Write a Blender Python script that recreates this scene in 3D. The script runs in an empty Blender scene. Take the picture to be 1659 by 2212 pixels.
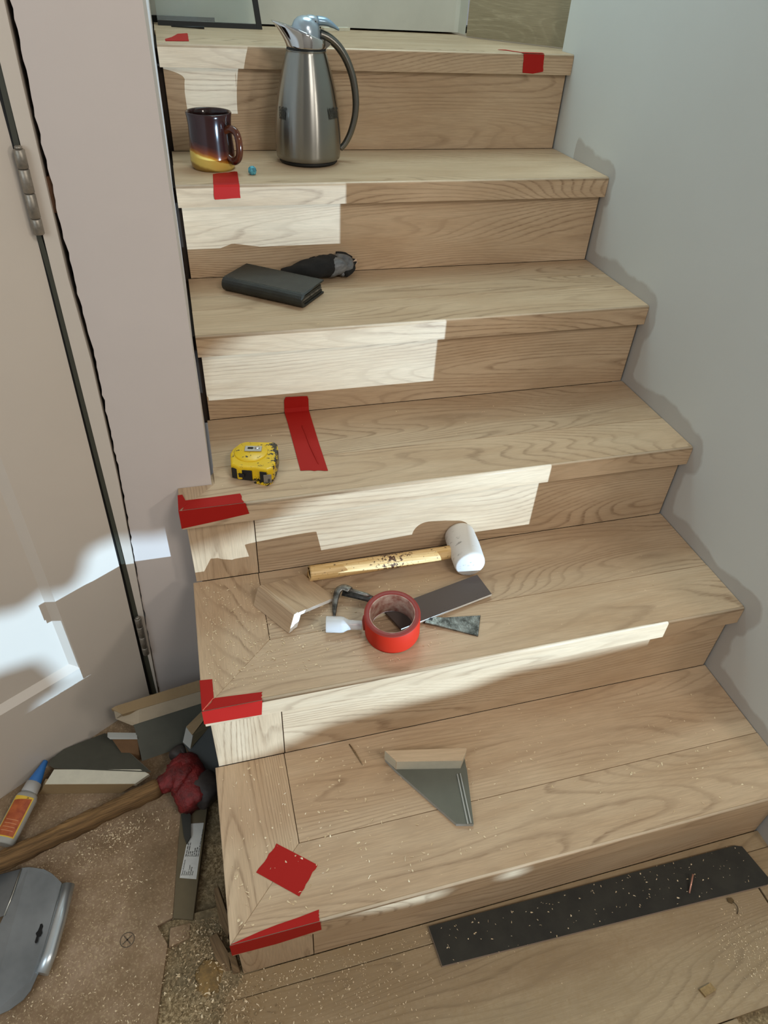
import bpy, bmesh, math, random
from mathutils import Vector, Matrix
from mathutils.geometry import tessellate_polygon
random.seed(7)
scn = bpy.context.scene
C = scn.collection

# ------------------------------------------------------------------ camera, world, lights, exposure
cd = bpy.data.cameras.new('camera'); cam = bpy.data.objects.new('camera', cd); C.objects.link(cam)
cd.sensor_fit = 'HORIZONTAL'; cd.sensor_width = 36.0; cd.lens = 31.836; cd.clip_start = 0.02
Rm = Matrix(((0.965034, 0.128878, -0.228253), (-0.257805, 0.624075, -0.737609), (0.047385, 0.770663, 0.635479)))
M4 = Rm.to_4x4(); M4.translation = Vector((-0.93427, -0.39331, 1.31085)); cam.matrix_world = M4
scn.camera = cam
vs = scn.view_settings
vs.view_transform = 'Standard'; vs.look = 'None'; vs.gamma = 1.0; vs.use_curve_mapping = False; vs.exposure = 0.0

w = bpy.data.worlds.new('world'); scn.world = w; w.use_nodes = True
bg = w.node_tree.nodes['Background']; bg.inputs[0].default_value = (0.93, 0.98, 1.0, 1); bg.inputs[1].default_value = 0.275

def light(name, kind, loc, target, energy, color, **kw):
    ld = bpy.data.lights.new(name, kind); ld.energy = energy; ld.color = color
    for k, v in kw.items(): setattr(ld, k, v)
    o = bpy.data.objects.new(name, ld); C.objects.link(o); o.location = loc
    if target is not None:
        o.rotation_euler = (Vector(target) - Vector(loc)).to_track_quat('-Z', 'Y').to_euler()
    return o
SRC = (0.90, -1.68, 0.212)      # glint of low daylight reaching the stairs through holes in the added mask plate
light('daylight_glint', 'POINT', SRC, None, 640, (0.50, 0.75, 1.0), shadow_soft_size=0.0035)
light('ceiling_lamp', 'AREA', (-0.2, -1.15, 2.35), (-0.55, 0.7, 0.5), 15, (1.0, 0.94, 0.86), shape='SQUARE', size=0.5)
light('hall_lamp', 'AREA', (0.3, -1.0, 1.55), (-0.6, 1.0, 0.8), 6, (1.0, 0.92, 0.82), shape='SQUARE', size=0.16)
light('upstairs_daylight', 'AREA', (-0.35, 2.35, 2.9), (-0.5, 0.9, 0.8), 34, (0.72, 0.96, 1.0), shape='SQUARE', size=1.0)
light('left_fill_light', 'AREA', (-2.1, -.75, 1.5), (-1.1, .4, .2), 8.0, (0.80, 0.92, 1.0), shape='SQUARE', size=0.8)  # fill lamp added to lift the lower drywall and left floor
light('landing_fill_light', 'AREA', (-0.45, 1.50, 2.25), (-0.40, 1.60, 1.1), 8.0, (0.66, 0.94, 1.0), shape='SQUARE', size=0.6)  # fill lamp added to brighten the top landing

# ------------------------------------------------------------------ node helpers / materials
def S(c):
    f = lambda v: v/12.92 if v <= 0.04045 else ((v+0.055)/1.055)**2.4
    return (f(c[0]/255), f(c[1]/255), f(c[2]/255), 1)
class NT:
    def __init__(s, name):
        s.m = bpy.data.materials.new(name); s.m.use_nodes = True; s.t = s.m.node_tree
        s.b = s.t.nodes['Principled BSDF']
    def n(s, typ, **kw):
        nd = s.t.nodes.new(typ)
        for k, v in kw.items(): setattr(nd, k, v)
        return nd
    def l(s, a, b): s.t.links.new(a, b)
    def math(s, op, a, b=None, c=None, clamp=False):
        nd = s.n('ShaderNodeMath', operation=op, use_clamp=clamp)
        for i, v in enumerate((a, b, c)):
            if v is None: continue
            if isinstance(v, (int, float)): nd.inputs[i].default_value = v
            else: s.l(v, nd.inputs[i])
        return nd.outputs[0]
    def noise(s, vec, scale=1.0, detail=2.0, rough=0.5, dist=0.0):
        nd = s.n('ShaderNodeTexNoise'); nd.inputs['Scale'].default_value = scale
        nd.inputs['Detail'].default_value = detail; nd.inputs['Roughness'].default_value = rough
        nd.inputs['Distortion'].default_value = dist
        if vec is not None: s.l(vec, nd.inputs['Vector'])
        return nd.outputs['Fac']
    def ramp(s, fac, stops):
        nd = s.n('ShaderNodeValToRGB'); e = nd.color_ramp.elements
        while len(e) < len(stops): e.new(0.5)
        for i, (p, c) in enumerate(stops):
            e[i].position = p; e[i].color = c if len(c) == 4 else (*c, 1)
        s.l(fac, nd.inputs[0]); return nd.outputs[0]
    def mix(s, fac, a, b, blend='MIX'):
        nd = s.n('ShaderNodeMix', data_type='RGBA', blend_type=blend)
        if isinstance(fac, (int, float)): nd.inputs[0].default_value = fac
        else: s.l(fac, nd.inputs[0])
        for i, v in ((6, a), (7, b)):
            if isinstance(v, tuple): nd.inputs[i].default_value = v
            else: s.l(v, nd.inputs[i])
        return nd.outputs[2]
    def comb(s, x, y, z):
        nd = s.n('ShaderNodeCombineXYZ')
        for i, v in enumerate((x, y, z)):
            if isinstance(v, (int, float)): nd.inputs[i].default_value = v
            else: s.l(v, nd.inputs[i])
        return nd.outputs[0]
    def set(s, **kw):
        for k, v in kw.items():
            k = k.replace('_', ' ')
            if isinstance(v, (int, float, tuple)): s.b.inputs[k].default_value = v
            else: s.l(v, s.b.inputs[k])
    def bump(s, h, strength=0.2, dist=0.001):
        nd = s.n('ShaderNodeBump'); nd.inputs['Strength'].default_value = strength; nd.inputs['Distance'].default_value = dist
        s.l(h, nd.inputs['Height']); s.l(nd.outputs[0], s.b.inputs['Normal'])

def wood(name, light_c, mid_c, line_c, rings=62.0, warp=38.0, lines=0.74, rough=0.5, dust=0.0, vary=0.12, fine=0.20):
    m = NT(name)
    tc = m.n('ShaderNodeTexCoord').outputs['Object']
    sp = m.n('ShaderNodeSeparateXYZ'); m.l(tc, sp.inputs[0])
    rnd = m.n('ShaderNodeObjectInfo').outputs['Random']
    r = m.math('MULTIPLY', rnd, 57.0)
    u = m.math('ADD', sp.outputs[0], r)
    v = m.math('ADD', sp.outputs[1], sp.outputs[2])
    big = m.noise(m.comb(m.math('MULTIPLY', u, 1.05), m.math('MULTIPLY', v, 6.5), r), 1.0, 1.5, 0.40, 0.15)
    f = m.math('ADD', m.math('MULTIPLY', v, rings), m.math('MULTIPLY', big, warp))
    wob = m.noise(m.comb(m.math('MULTIPLY', u, 22.0), m.math('MULTIPLY', v, 90.0), r), 1.0, 2.0, 0.6)
    f = m.math('ADD', f, m.math('MULTIPLY', wob, 0.40))
    fr = m.math('FRACT', f)
    line = m.ramp(fr, [(0.0, (1, 1, 1)), (0.10, (.8, .8, .8)), (0.24, (.15, .15, .15)), (0.55, (0, 0, 0)), (0.90, (.10, .10, .10)), (1.0, (1, 1, 1))])
    amp = m.noise(m.comb(m.math('MULTIPLY', u, 2.5), m.math('MULTIPLY', v, 11.0), m.math('ADD', r, 9.0)), 1.0, 2.0, 0.5)
    amp = m.ramp(amp, [(0.36, (.12, .12, .12)), (0.62, (1, 1, 1))])
    pores = m.noise(m.comb(m.math('MULTIPLY', u, 26.0), m.math('MULTIPLY', v, 620.0), r), 1.0, 3.0, 0.65)
    brk = m.ramp(pores, [(0.40, (.18, .18, .18)), (0.56, (1, 1, 1))])
    k = m.math('MULTIPLY', m.math('MULTIPLY', line, amp), m.math('MULTIPLY', brk, lines))
    tone = m.noise(m.comb(m.math('MULTIPLY', u, 3.2), m.math('MULTIPLY', v, 16.0), m.math('ADD', r, 3.0)), 1.0, 3.0, 0.6)
    col = m.mix(m.ramp(tone, [(0.33, (0, 0, 0)), (0.66, (1, 1, 1))]), light_c, mid_c)
    col = m.mix(k, col, line_c)
    st = m.ramp(pores, [(0.3, (1-fine,)*3), (0.62, (1.0,)*3)])
    col = m.mix(1.0, col, st, 'MULTIPLY')
    vr = m.math('ADD', m.math('MULTIPLY', rnd, vary), 1.0-vary/2)
    vc = m.n('ShaderNodeCombineColor'); [m.l(vr, vc.inputs[i]) for i in range(3)]
    col = m.mix(1.0, col, vc.outputs[0], 'MULTIPLY')
    if dust:
        gp = m.n('ShaderNodeNewGeometry').outputs['Position']
        d1 = m.noise(gp, 9.0, 5.0, 0.7); d2 = m.noise(gp, 130.0, 3.0, 0.7)
        px = m.n('ShaderNodeSeparateXYZ'); m.l(gp, px.inputs[0])
        edge = m.math('MULTIPLY', m.math('ADD', px.outputs[0], 0.72), -2.4, clamp=True)
        dm = m.math('ADD', m.math('MULTIPLY', d1, 1.1), m.math('ADD', edge, -0.42))
        dm = m.math('MULTIPLY', m.math('ADD', m.math('MULTIPLY', dm, 1.3), m.math('MULTIPLY', m.math('SUBTRACT', d2, 0.5), 2.2)), dust, clamp=True)
        col = m.mix(dm, col, S((150, 126, 92)))
    m.set(Base_Color=col, Roughness=rough, Specular_IOR_Level=0.3)
    m.bump(m.math('SUBTRACT', pores, m.math('MULTIPLY', k, 0.8)), 0.12, 0.0006)
    return m.m
OAK = wood('oak_laminate', S((203, 177, 146)), S((187, 158, 126)), S((124, 96, 70)))

OAKF = wood('oak_floor_laminate', S((172, 150, 118)), S((154, 132, 102)), S((106, 86, 62)), dust=0.75, rings=40, lines=0.6)
RAWOAK = wood('mallet_ash_wood', S((226, 190, 132)), S((210, 172, 112)), S((160, 118, 66)), rings=60, warp=3.0, lines=0.5, rough=0.55)
AXEWOOD = wood('weathered_hickory', S((158, 122, 78)), S((104, 78, 50)), S((44, 33, 24)), rings=90, warp=14.0, lines=0.95, rough=0.85, fine=0.7)
DARKPLY = wood('dark_pine', S((96, 72, 50)), S((70, 52, 36)), S((36, 28, 20)), rings=40, warp=5.0, rough=0.85)

def plain(name, c, rough=0.5, metal=0.0, var=0.0, scale=30.0, c2=None, bump=0.0, spec=0.5, bscale=None, **kw):
    m = NT(name)
    if var or c2:
        n = m.noise(m.n('ShaderNodeTexCoord').outputs['Object'], scale, 4.0, 0.6)
        c2 = c2 or tuple(x*(1-var) for x in c[:3])+(1,)
        col = m.mix(m.ramp(n, [(0.35, (0, 0, 0)), (0.65, (1, 1, 1))]), c, c2)
        m.set(Base_Color=col)
    else: m.set(Base_Color=c)
    if bump:
        m.bump(m.noise(m.n('ShaderNodeTexCoord').outputs['Object'], bscale or scale*3, 4.0, 0.6), bump, 0.002)
    m.set(Roughness=rough, Metallic=metal, Specular_IOR_Level=spec, **kw)
    return m.m
OAKE = plain('pale_edge_highlight', S((214, 192, 164)), 0.4, var=0.08, scale=60)  # paler oak puts the worn edge's highlight into the colour
DRY = plain('primer_drywall', S((205, 194, 187)), 0.6, var=0.05, scale=3.0, bump=0.05, bscale=60)
DOORP = plain('door_white_paint', S((206, 195, 182)), 0.42, var=0.05, scale=3.0)
BACKW = plain('landing_drywall', S((196, 194, 182)), 0.7, var=0.10, scale=7.0, bump=0.15, bscale=25)
BLACK = plain('black_gap', S((14, 12, 10)), 0.9)
GASK1 = plain('black_weatherstrip', S((16, 15, 14)), 0.7)
GASK2 = plain('grey_green_weatherstrip', S((62, 62, 52)), 0.5)
SHIM = plain('brown_shim', S((112, 80, 56)), 0.8, var=0.3)
HINGE = plain('brushed_nickel_paint_spattered', S((128, 122, 112)), 0.45, 0.7, c2=S((160, 152, 140)), scale=90)
STEELDK = plain('dark_reflective_steel', S((120, 118, 112)), 0.3, 1.0)
def brushed():
    m = NT('brushed_stainless')
    tg = m.n('ShaderNodeTangent', direction_type='RADIAL', axis='Z'); m.l(tg.outputs[0], m.b.inputs['Tangent'])
    m.set(Base_Color=S((150, 149, 144)), Metallic=1.0, Roughness=0.30, Anisotropic=0.92, Anisotropic_Rotation=0.25)
    return m.m
STEEL = brushed()
CHROME = plain('polished_chrome', S((205, 205, 205)), 0.08, 1.0)
LIDM = plain('satin_blue_grey_plastic', S((168, 182, 194)), 0.25, 0.6)
RUBBER = plain('black_rubber', S((20, 20, 20)), 0.6)
DARKMARK = plain('dark_marks', S((52, 50, 44)), 0.6, 0.2)
REDTAPE = plain('red_tape', S((190, 46, 32)), 0.42, var=0.10, scale=25, bump=0.06, bscale=500)
REDTAPED = plain('dark_red_tape', S((160, 34, 28)), 0.4, var=0.12, scale=25, bump=0.06, bscale=400)
def tapem(name, c):
    m = NT(name); m.set(Base_Color=c, Roughness=0.6, Specular_IOR_Level=0.15)
    n = m.noise(m.n('ShaderNodeTexCoord').outputs['Object'], 420.0, 2.0, 0.5); m.bump(n, 0.12, 0.0005)
    return m.m
TAPE = tapem('red_cloth_tape', S((164, 30, 24)))
CREASE = plain('tape_crease', S((226, 92, 70)), 0.3)
ROLLIN = plain('cardboard_core', S((196, 170, 156)), 0.55, c2=S((150, 96, 84)), scale=70)
RIMRED = plain('tape_edge_maroon', S((140, 44, 34)), 0.5)
WHITEV = plain('white_vinyl_edge', S((236, 236, 232)), 0.5)
CREAM = plain('cream_fibreboard', S((204, 198, 178)), 0.8, var=0.08, scale=60)
GREYF = plain('grey_foam_backing', S((104, 104, 92)), 0.75, var=0.14, scale=14, bump=0.1, bscale=300)
GREYF2 = plain('dark_grey_foam_backing', S((80, 79, 68)), 0.75, var=0.2, scale=14, bump=0.1, bscale=300)
GREYE = plain('pale_grey_core', S((158, 158, 152)), 0.7)
def perfo(name, c, dots):
    m = NT(name)
    tc = m.n('ShaderNodeTexCoord').outputs['Object']
    v = m.n('ShaderNodeTexVoronoi'); v.inputs['Scale'].default_value = dots; v.inputs['Randomness'].default_value = 0.15; m.l(tc, v.inputs['Vector'])
    d = m.ramp(v.outputs['Distance'], [(0.14, (.35, .35, .35)), (0.2, (1, 1, 1))])
    m.set(Base_Color=m.mix(1.0, c, d, 'MULTIPLY'), Roughness=0.75)
    return m.m
BROWNB = perfo('dark_brown_cork_backing', S((84, 72, 66)), 150.0)
BLACKB = plain('black_foam_backing', S((52, 50, 42)), 0.8, c2=S((40, 38, 32)), scale=20, bump=0.1, bscale=400)
IRON = plain('worn_black_steel', S((74, 72, 68)), 0.38, 0.85, c2=S((150, 148, 142)), scale=70, bump=0.3, bscale=160)
IROND = plain('black_painted_steel', S((44, 43, 42)), 0.42, 0.5, c2=S((80, 78, 74)), scale=110, bump=0.3, bscale=200)
MALLETW = None
def malletm():
    m = NT('scuffed_white_rubber'); tc = m.n('ShaderNodeTexCoord').outputs['Object']
    mp = m.n('ShaderNodeMapping'); mp.inputs['Scale'].default_value = (1, 5, 2); mp.inputs['Rotation'].default_value = (0.3, 0.6, 0.8); m.l(tc, mp.inputs[0])
    n = m.noise(mp.outputs[0], 38.0, 4.0, 0.7); n2 = m.noise(tc, 20.0, 3.0, 0.6)
    k = m.math('MULTIPLY', m.ramp(n, [(0.57, (0, 0, 0)), (0.64, (1, 1, 1))]), m.ramp(n2, [(0.44, (0, 0, 0)), (0.58, (.8, .8, .8))]))
    m.set(Base_Color=m.mix(k, S((214, 210, 204)), S((84, 80, 76))), Roughness=0.55)
    m.bump(n, 0.05, 0.001); return m.m
MALLETW = malletm()
def handlem():
    m = NT('glue_stained_ash_handle'); tc = m.n('ShaderNodeTexCoord').outputs['Object']
    sp = m.n('ShaderNodeSeparateXYZ'); m.l(tc, sp.inputs[0])
    g = m.noise(m.comb(m.math('MULTIPLY', sp.outputs[0], 9.0), m.math('MULTIPLY', sp.outputs[1], 260.0), m.math('MULTIPLY', sp.outputs[2], 260.0)), 1.0, 3.0, 0.6)
    col = m.mix(m.ramp(g, [(0.4, (0, 0, 0)), (0.6, (1, 1, 1))]), S((232, 198, 142)), S((206, 166, 104)))
    n = m.noise(tc, 150.0, 4.0, 0.7)
    dx = m.math('MULTIPLY', m.math('ADD', sp.outputs[0], -0.145), 20.0)
    band = m.math('SUBTRACT', 1.0, m.math('ABSOLUTE', dx), clamp=True)
    k = m.math('MULTIPLY', m.math('SUBTRACT', m.math('ADD', n, m.math('MULTIPLY', band, 0.17)), 0.62), 18.0, clamp=True)
    m.set(Base_Color=m.mix(k, col, S((78, 46, 30))), Roughness=0.5); return m.m
HANDLE = handlem()
def mugm():
    m = NT('two_tone_brown_yellow_glaze'); tc = m.n('ShaderNodeTexCoord').outputs['Object']
    sp = m.n('ShaderNodeSeparateXYZ'); m.l(tc, sp.inputs[0])
    n = m.noise(tc, 30.0, 3.0, 0.5)
    h = m.math('ADD', m.math('ADD', sp.outputs[2], m.math('MULTIPLY', sp.outputs[0], 0.27)), m.math('MULTIPLY', m.math('SUBTRACT', n, 0.5), 0.010))
    col = m.ramp(m.math('MULTIPLY', h, 10.0), [(0.0, S((150, 118, 56))), (0.05, S((214, 186, 98))), (0.225, S((216, 184, 92))), (0.245, S((176, 116, 34))), (0.30, S((112, 52, 20))), (0.38, S((74, 32, 20))), (0.46, S((44, 22, 20)))])
    m.set(Base_Color=col, Roughness=0.14, Specular_IOR_Level=0.4); return m.m
MUG = mugm()
MUGIN = plain('dark_glaze', S((34, 18, 16)), 0.12)
MUGH = plain('amber_brown_glaze', S((84, 40, 18)), 0.12, c2=S((56, 24, 16)), scale=25)
CLAY = plain('bare_clay', S((150, 112, 60)), 0.7)
TURQ = plain('turquoise_putty', S((92, 178, 196)), 0.5, c2=S((44, 100, 120)), scale=160, bump=0.4, bscale=200)
LEATHER = plain('worn_black_leather', S((34, 35, 32)), 0.5, c2=S((44, 46, 41)), scale=40, bump=0.35, bscale=420)
LEATHERE = plain('scuffed_leather_edge', S((112, 108, 98)), 0.6, c2=S((60, 58, 52)), scale=90)
KNIT = plain('black_knit', S((26, 25, 24)), 0.95, var=0.3, scale=200, bump=0.3, bscale=700)
GCOAT = plain('grey_rubber_palm', S((122, 124, 126)), 0.4, c2=S((74, 76, 78)), scale=50, bump=0.4, bscale=200)
TAGM = plain('beige_fabric_tag', S((216, 190, 170)), 0.7)
def yelm():
    m = NT('chipped_yellow_plastic'); tc = m.n('ShaderNodeTexCoord').outputs['Object']
    sp = m.n('ShaderNodeSeparateXYZ'); m.l(tc, sp.inputs[0])
    n = m.noise(tc, 95.0, 5.0, 0.7)
    side = m.math('MULTIPLY', m.math('ADD', m.math('MULTIPLY', sp.outputs[0], 1.0), -0.018), 7.0, clamp=True)
    low = m.math('MULTIPLY', m.math('SUBTRACT', 0.022, sp.outputs[2]), 6.0, clamp=True)
    k = m.math('MULTIPLY', m.math('SUBTRACT', m.math('ADD', m.math('ADD', n, side), low), 0.60), 30.0, clamp=True)
    m.set(Base_Color=m.mix(k, S((224, 184, 20)), S((34, 30, 24))), Roughness=0.35)
    m.bump(m.math('MULTIPLY', k, -1.0), 0.3, 0.0006); return m.m
YEL = yelm()
CAPC = None
def clearm(name, c, rough=0.15, tr=0.75):
    m = NT(name); m.set(Base_Color=c, Roughness=rough, Transmission_Weight=tr, IOR=1.35); return m.m
CLEAR = clearm('milky_clear_plastic', (0.92, 0.94, 0.96, 1), 0.25, 0.55)
BOTTLE = clearm('frosted_clear_bottle', S((196, 192, 182)), 0.35, 0.35)
GLASS = clearm('greenish_pane_glass', (0.90, 0.96, 0.94, 1), 0.02, 0.92)
BLUE = plain('blue_plastic_cap', S((52, 110, 176)), 0.4)
YLAB = plain('yellow_label_paper', S((226, 186, 62)), 0.5)
ORLAB = plain('orange_brown_label_panel', S((186, 96, 50)), 0.5, c2=S((150, 66, 36)), scale=60)
GALV = plain('galvanised_sheet', S((150, 154, 156)), 0.42, 0.75, c2=S((126, 130, 132)), scale=9, bump=0.05, bscale=60)
INK = plain('black_ink', S((30, 30, 30)), 0.7)
PAPER = plain('white_sticker_paper', S((208, 208, 202)), 0.6, var=0.12, scale=40)
BRICKRED = plain('ragged_red_tape', S((128, 30, 30)), 0.55, c2=S((84, 24, 24)), scale=60, bump=1.0, bscale=220)
AXEHEAD = plain('blackened_rubber_head', S((38, 32, 30)), 0.6, c2=S((60, 52, 48)), scale=40, bump=0.5, bscale=60)
STUDW = plain('rough_stud_wood', S((70, 54, 40)), 0.9, var=0.3)
SPLINT = wood('pale_splinter_wood', S((150, 124, 90)), S((110, 86, 60)), S((60, 44, 30)), rings=80, warp=6, rough=0.8, fine=0.4)
COPPER = plain('copper_staple', S((216, 160, 140)), 0.35, 0.6)

def subfloor():
    m = NT('dirty_subfloor_board'); gp = m.n('ShaderNodeNewGeometry').outputs['Position']
    a = m.noise(gp, 5.0, 5.0, 0.65); b = m.noise(gp, 38.0, 5.0, 0.7); c = m.noise(gp, 240.0, 3.0, 0.7)
    col = m.ramp(a, [(0.30, S((112, 92, 68))), (0.48, S((146, 122, 96))), (0.62, S((166, 142, 118))), (0.75, S((140, 116, 86)))])
    col = m.mix(m.ramp(b, [(0.35, (0, 0, 0)), (0.7, (.75, .75, .75))]), col, S((124, 100, 74)))
    d = m.math('MULTIPLY', m.ramp(c, [(0.52, (0, 0, 0)), (0.68, (1, 1, 1))]), m.ramp(a, [(0.35, (.2, .2, .2)), (0.7, (.9, .9, .9))]))
    col = m.mix(d, col, S((196, 174, 138)))
    m.set(Base_Color=col, Roughness=0.85, Specular_IOR_Level=0.2); m.bump(m.math('ADD', b, c), 0.35, 0.002); return m.m
SUBF = subfloor()
def dirtm():
    m = NT('sawdust_covered_concrete'); gp = m.n('ShaderNodeNewGeometry').outputs['Position']
    a = m.noise(gp, 14.0, 5.0, 0.7); c = m.noise(gp, 190.0, 4.0, 0.75)
    col = m.ramp(c, [(0.30, S((78, 64, 46))), (0.48, S((132, 112, 82))), (0.64, S((186, 164, 128)))])
    col = m.mix(m.ramp(a, [(0.4, (0, 0, 0)), (0.65, (.8, .8, .8))]), col, S((112, 100, 78)))
    m.set(Base_Color=col, Roughness=0.95, Specular_IOR_Level=0.1); m.bump(m.math('ADD', a, c), 0.6, 0.003); return m.m
DIRT = dirtm()
def rightwall():
    m = NT('grey_wall_with_bare_plaster_band')
    at = m.n('ShaderNodeAttribute'); at.attribute_name = 'bare'
    gp = m.n('ShaderNodeNewGeometry').outputs['Position']
    n = m.noise(gp, 28.0, 5.0, 0.7); a = m.noise(gp, 2.5, 4.0, 0.6); sp = m.noise(gp, 55.0, 1.0, 0.5)
    k = m.math('MULTIPLY', m.math('ADD', at.outputs['Fac'], m.math('SUBTRACT', m.math('ADD', m.math('MULTIPLY', n, 0.20), m.math('MULTIPLY', m.noise(gp, 7.0, 2.0, 0.5), 0.9)), 0.98)), 9.0, clamp=True)
    base = m.mix(a, S((208, 210, 207)), S((200, 202, 198)))
    col = m.mix(m.math('MULTIPLY', k, 0.75), base, S((176, 170, 163)))
    spk = m.ramp(sp, [(0.13, (0.35, 0.33, 0.3)), (0.16, (1, 1, 1))])
    col = m.mix(1.0, col, spk, 'MULTIPLY')
    m.set(Base_Color=col, Roughness=0.7, Specular_IOR_Level=0.3); m.bump(m.math('ADD', m.math('MULTIPLY', k, -0.6), m.math('MULTIPLY', n, 0.15)), 0.25, 0.002); return m.m
RWALL = rightwall()

# ------------------------------------------------------------------ mesh helpers
def link(name, me, mat, parent=None, loc=None, rot=None):
    o = bpy.data.objects.new(name, me); C.objects.link(o)
    if mat is not None:
        for mm in (mat if isinstance(mat, (list, tuple)) else [mat]): me.materials.append(mm)
    if parent is not None: o.parent = parent
    if loc is not None: o.location = loc
    if rot is not None: o.rotation_euler = rot
    return o
def from_bm(name, bm, mat, parent=None, loc=None, rot=None, smooth=False, bevel=0.0, seg=2, angle=0.6):
    bmesh.ops.recalc_face_normals(bm, faces=bm.faces)
    if bevel:
        es = [e for e in bm.edges if len(e.link_faces) == 2 and e.calc_face_angle(0) > angle]
        bmesh.ops.bevel(bm, geom=es, offset=bevel, segments=seg, profile=0.5, affect='EDGES', clamp_overlap=True)
    if smooth:
        for f in bm.faces: f.smooth = True
    me = bpy.data.meshes.new(name); bm.to_mesh(me); bm.free()
    return link(name, me, mat, parent, loc, rot)
def add_slab(bm, pts, vec, mi=0, side_mi=None, bot_mi=None):
    """closed slab: polygon pts (3-D) extruded by vec"""
    a = [bm.verts.new(p) for p in pts]; b = [bm.verts.new(Vector(p)+Vector(vec)) for p in pts]
    n = len(pts)
    f = bm.faces.new(a); f.material_index = mi
    f = bm.faces.new(b[::-1]); f.material_index = bot_mi if bot_mi is not None else (side_mi if isinstance(side_mi, int) else mi)
    for i in range(n):
        f = bm.faces.new((a[i], b[i], b[(i+1) % n], a[(i+1) % n])); f.material_index = (side_mi[i] if isinstance(side_mi, list) else side_mi) if side_mi is not None else mi
def add_box(bm, x0, x1, y0, y1, z0, z1, mi=0):
    add_slab(bm, [(x0, y0, z1), (x1, y0, z1), (x1, y1, z1), (x0, y1, z1)], (0, 0, z0-z1), mi)
def slab(name, pts, vec, mat, parent=None, bevel=0.0, **kw):
    bm = bmesh.new(); add_slab(bm, pts, vec, **{k: v for k, v in kw.items() if k in ('mi', 'side_mi', 'bot_mi')})
    return from_bm(name, bm, mat, parent, bevel=bevel)
def localise(o, ang=0.0):
    """put the origin in the middle of the mesh and turn local x to world angle ang (so grain follows x)"""
    me = o.data; c = sum((v.co for v in me.vertices), Vector())/len(me.vertices)
    R = Matrix.Rotation(ang, 4, 'Z')
    me.transform(R.inverted() @ Matrix.Translation(-c))
    o.matrix_local = Matrix.Translation(c) @ R
    return o
def board(name, poly, z0, z1, mat, parent=None, ang=0.0, bevel=0.0012):
    o = slab(name, [(x, y, z1) for x, y in poly], (0, 0, z0-z1), mat, parent, bevel=bevel)
    return localise(o, ang)
def add_lathe(bm, prof, seg=48, mi=0, c=(0, 0, 0)):
    rings = []
    for r, z in prof:
        if r < 1e-6: rings.append([bm.verts.new((c[0], c[1], c[2]+z))])
        else: rings.append([bm.verts.new((c[0]+r*math.cos(2*math.pi*i/seg), c[1]+r*math.sin(2*math.pi*i/seg), c[2]+z)) for i in range(seg)])
    for a, b in zip(rings, rings[1:]):
        for i in range(seg):
            j = (i+1) % seg
            va = [a[0]] if len(a) == 1 else [a[i], a[j]]; vb = [b[0]] if len(b) == 1 else [b[j], b[i]]
            if len(va)+len(vb) >= 3:
                f = bm.faces.new(va+vb); f.material_index = mi; f.smooth = True
def add_tube(bm, path, radii, seg=14, mi=0, flat=1.0, up=(0, 0, 1), caps=True):
    P = [Vector(p) for p in path]; n = len(P)
    if not isinstance(radii, (list, tuple)): radii = [radii]*n
    if not isinstance(flat, (list, tuple)): flat = [flat]*n
    rings = []
    for i in range(n):
        t = (P[min(i+1, n-1)]-P[max(i-1, 0)]).normalized()
        s = t.cross(Vector(up)); s = s.normalized() if s.length > 1e-4 else t.orthogonal().normalized()
        q = s.cross(t).normalized()
        rings.append([bm.verts.new(P[i]+s*math.cos(2*math.pi*k/seg)*radii[i]+q*math.sin(2*math.pi*k/seg)*radii[i]*flat[i]) for k in range(seg)])
    for a, b in zip(rings, rings[1:]):
        for k in range(seg):
            f = bm.faces.new((a[k], a[(k+1) % seg], b[(k+1) % seg], b[k])); f.material_index = mi; f.smooth = True
    if caps:
        f = bm.faces.new(rings[0][::-1]); f.material_index = mi; f = bm.faces.new(rings[-1]); f.material_index = mi
def smooth_path(pts, n=6):
    P = [Vector(p) for p in pts]; out = []
    for i in range(len(P)-1):
        p0 = P[max(i-1, 0)]; p1 = P[i]; p2 = P[i+1]; p3 = P[min(i+2, len(P)-1)]
        for k in range(n):
            t = k/n
            out.append(0.5*((2*p1)+(-p0+p2)*t+(2*p0-5*p1+4*p2-p3)*t*t+(-p0+3*p1-3*p2+p3)*t**3))
    out.append(P[-1]); return out
def thing(name, label, cat, loc=(0, 0, 0), rotz=0.0, group=None):
    o = bpy.data.objects.new(name, None); C.objects.link(o); o.empty_display_size = 0.02
    o.location = loc; o.rotation_euler = (0, 0, rotz); o['label'] = label; o['category'] = cat
    if group: o['group'] = group
    return o
def tag(o, label, cat, group=None, kind=None):
    o['label'] = label; o['category'] = cat
    if group: o['group'] = group
    if kind: o['kind'] = kind
    return o
def struct(o, label=None):
    o['kind'] = 'structure'
    if label: o['label'] = label
    return o
def base(pts):
    xs = [p[0] for p in pts]; ys = [p[1] for p in pts]; zs = [p[2] for p in pts]
    return ((min(xs)+max(xs))/2, (min(ys)+max(ys))/2, min(zs))

# ------------------------------------------------------------------ stair numbers (metres; tread 1 is the lowest)
G = .2677; OV = .0161; NH = .0412
NY = {1: -.0025, 2: .268, 3: .5395, 4: .8028, 5: 1.0702, 6: 1.3375}
TZ = {0: .0123, 1: .1911, 2: .3827, 3: .5692, 4: .7562, 5: .9446, 6: 1.1463}
XE = -1.006; XL = -.9425; XJ = -.885

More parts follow.
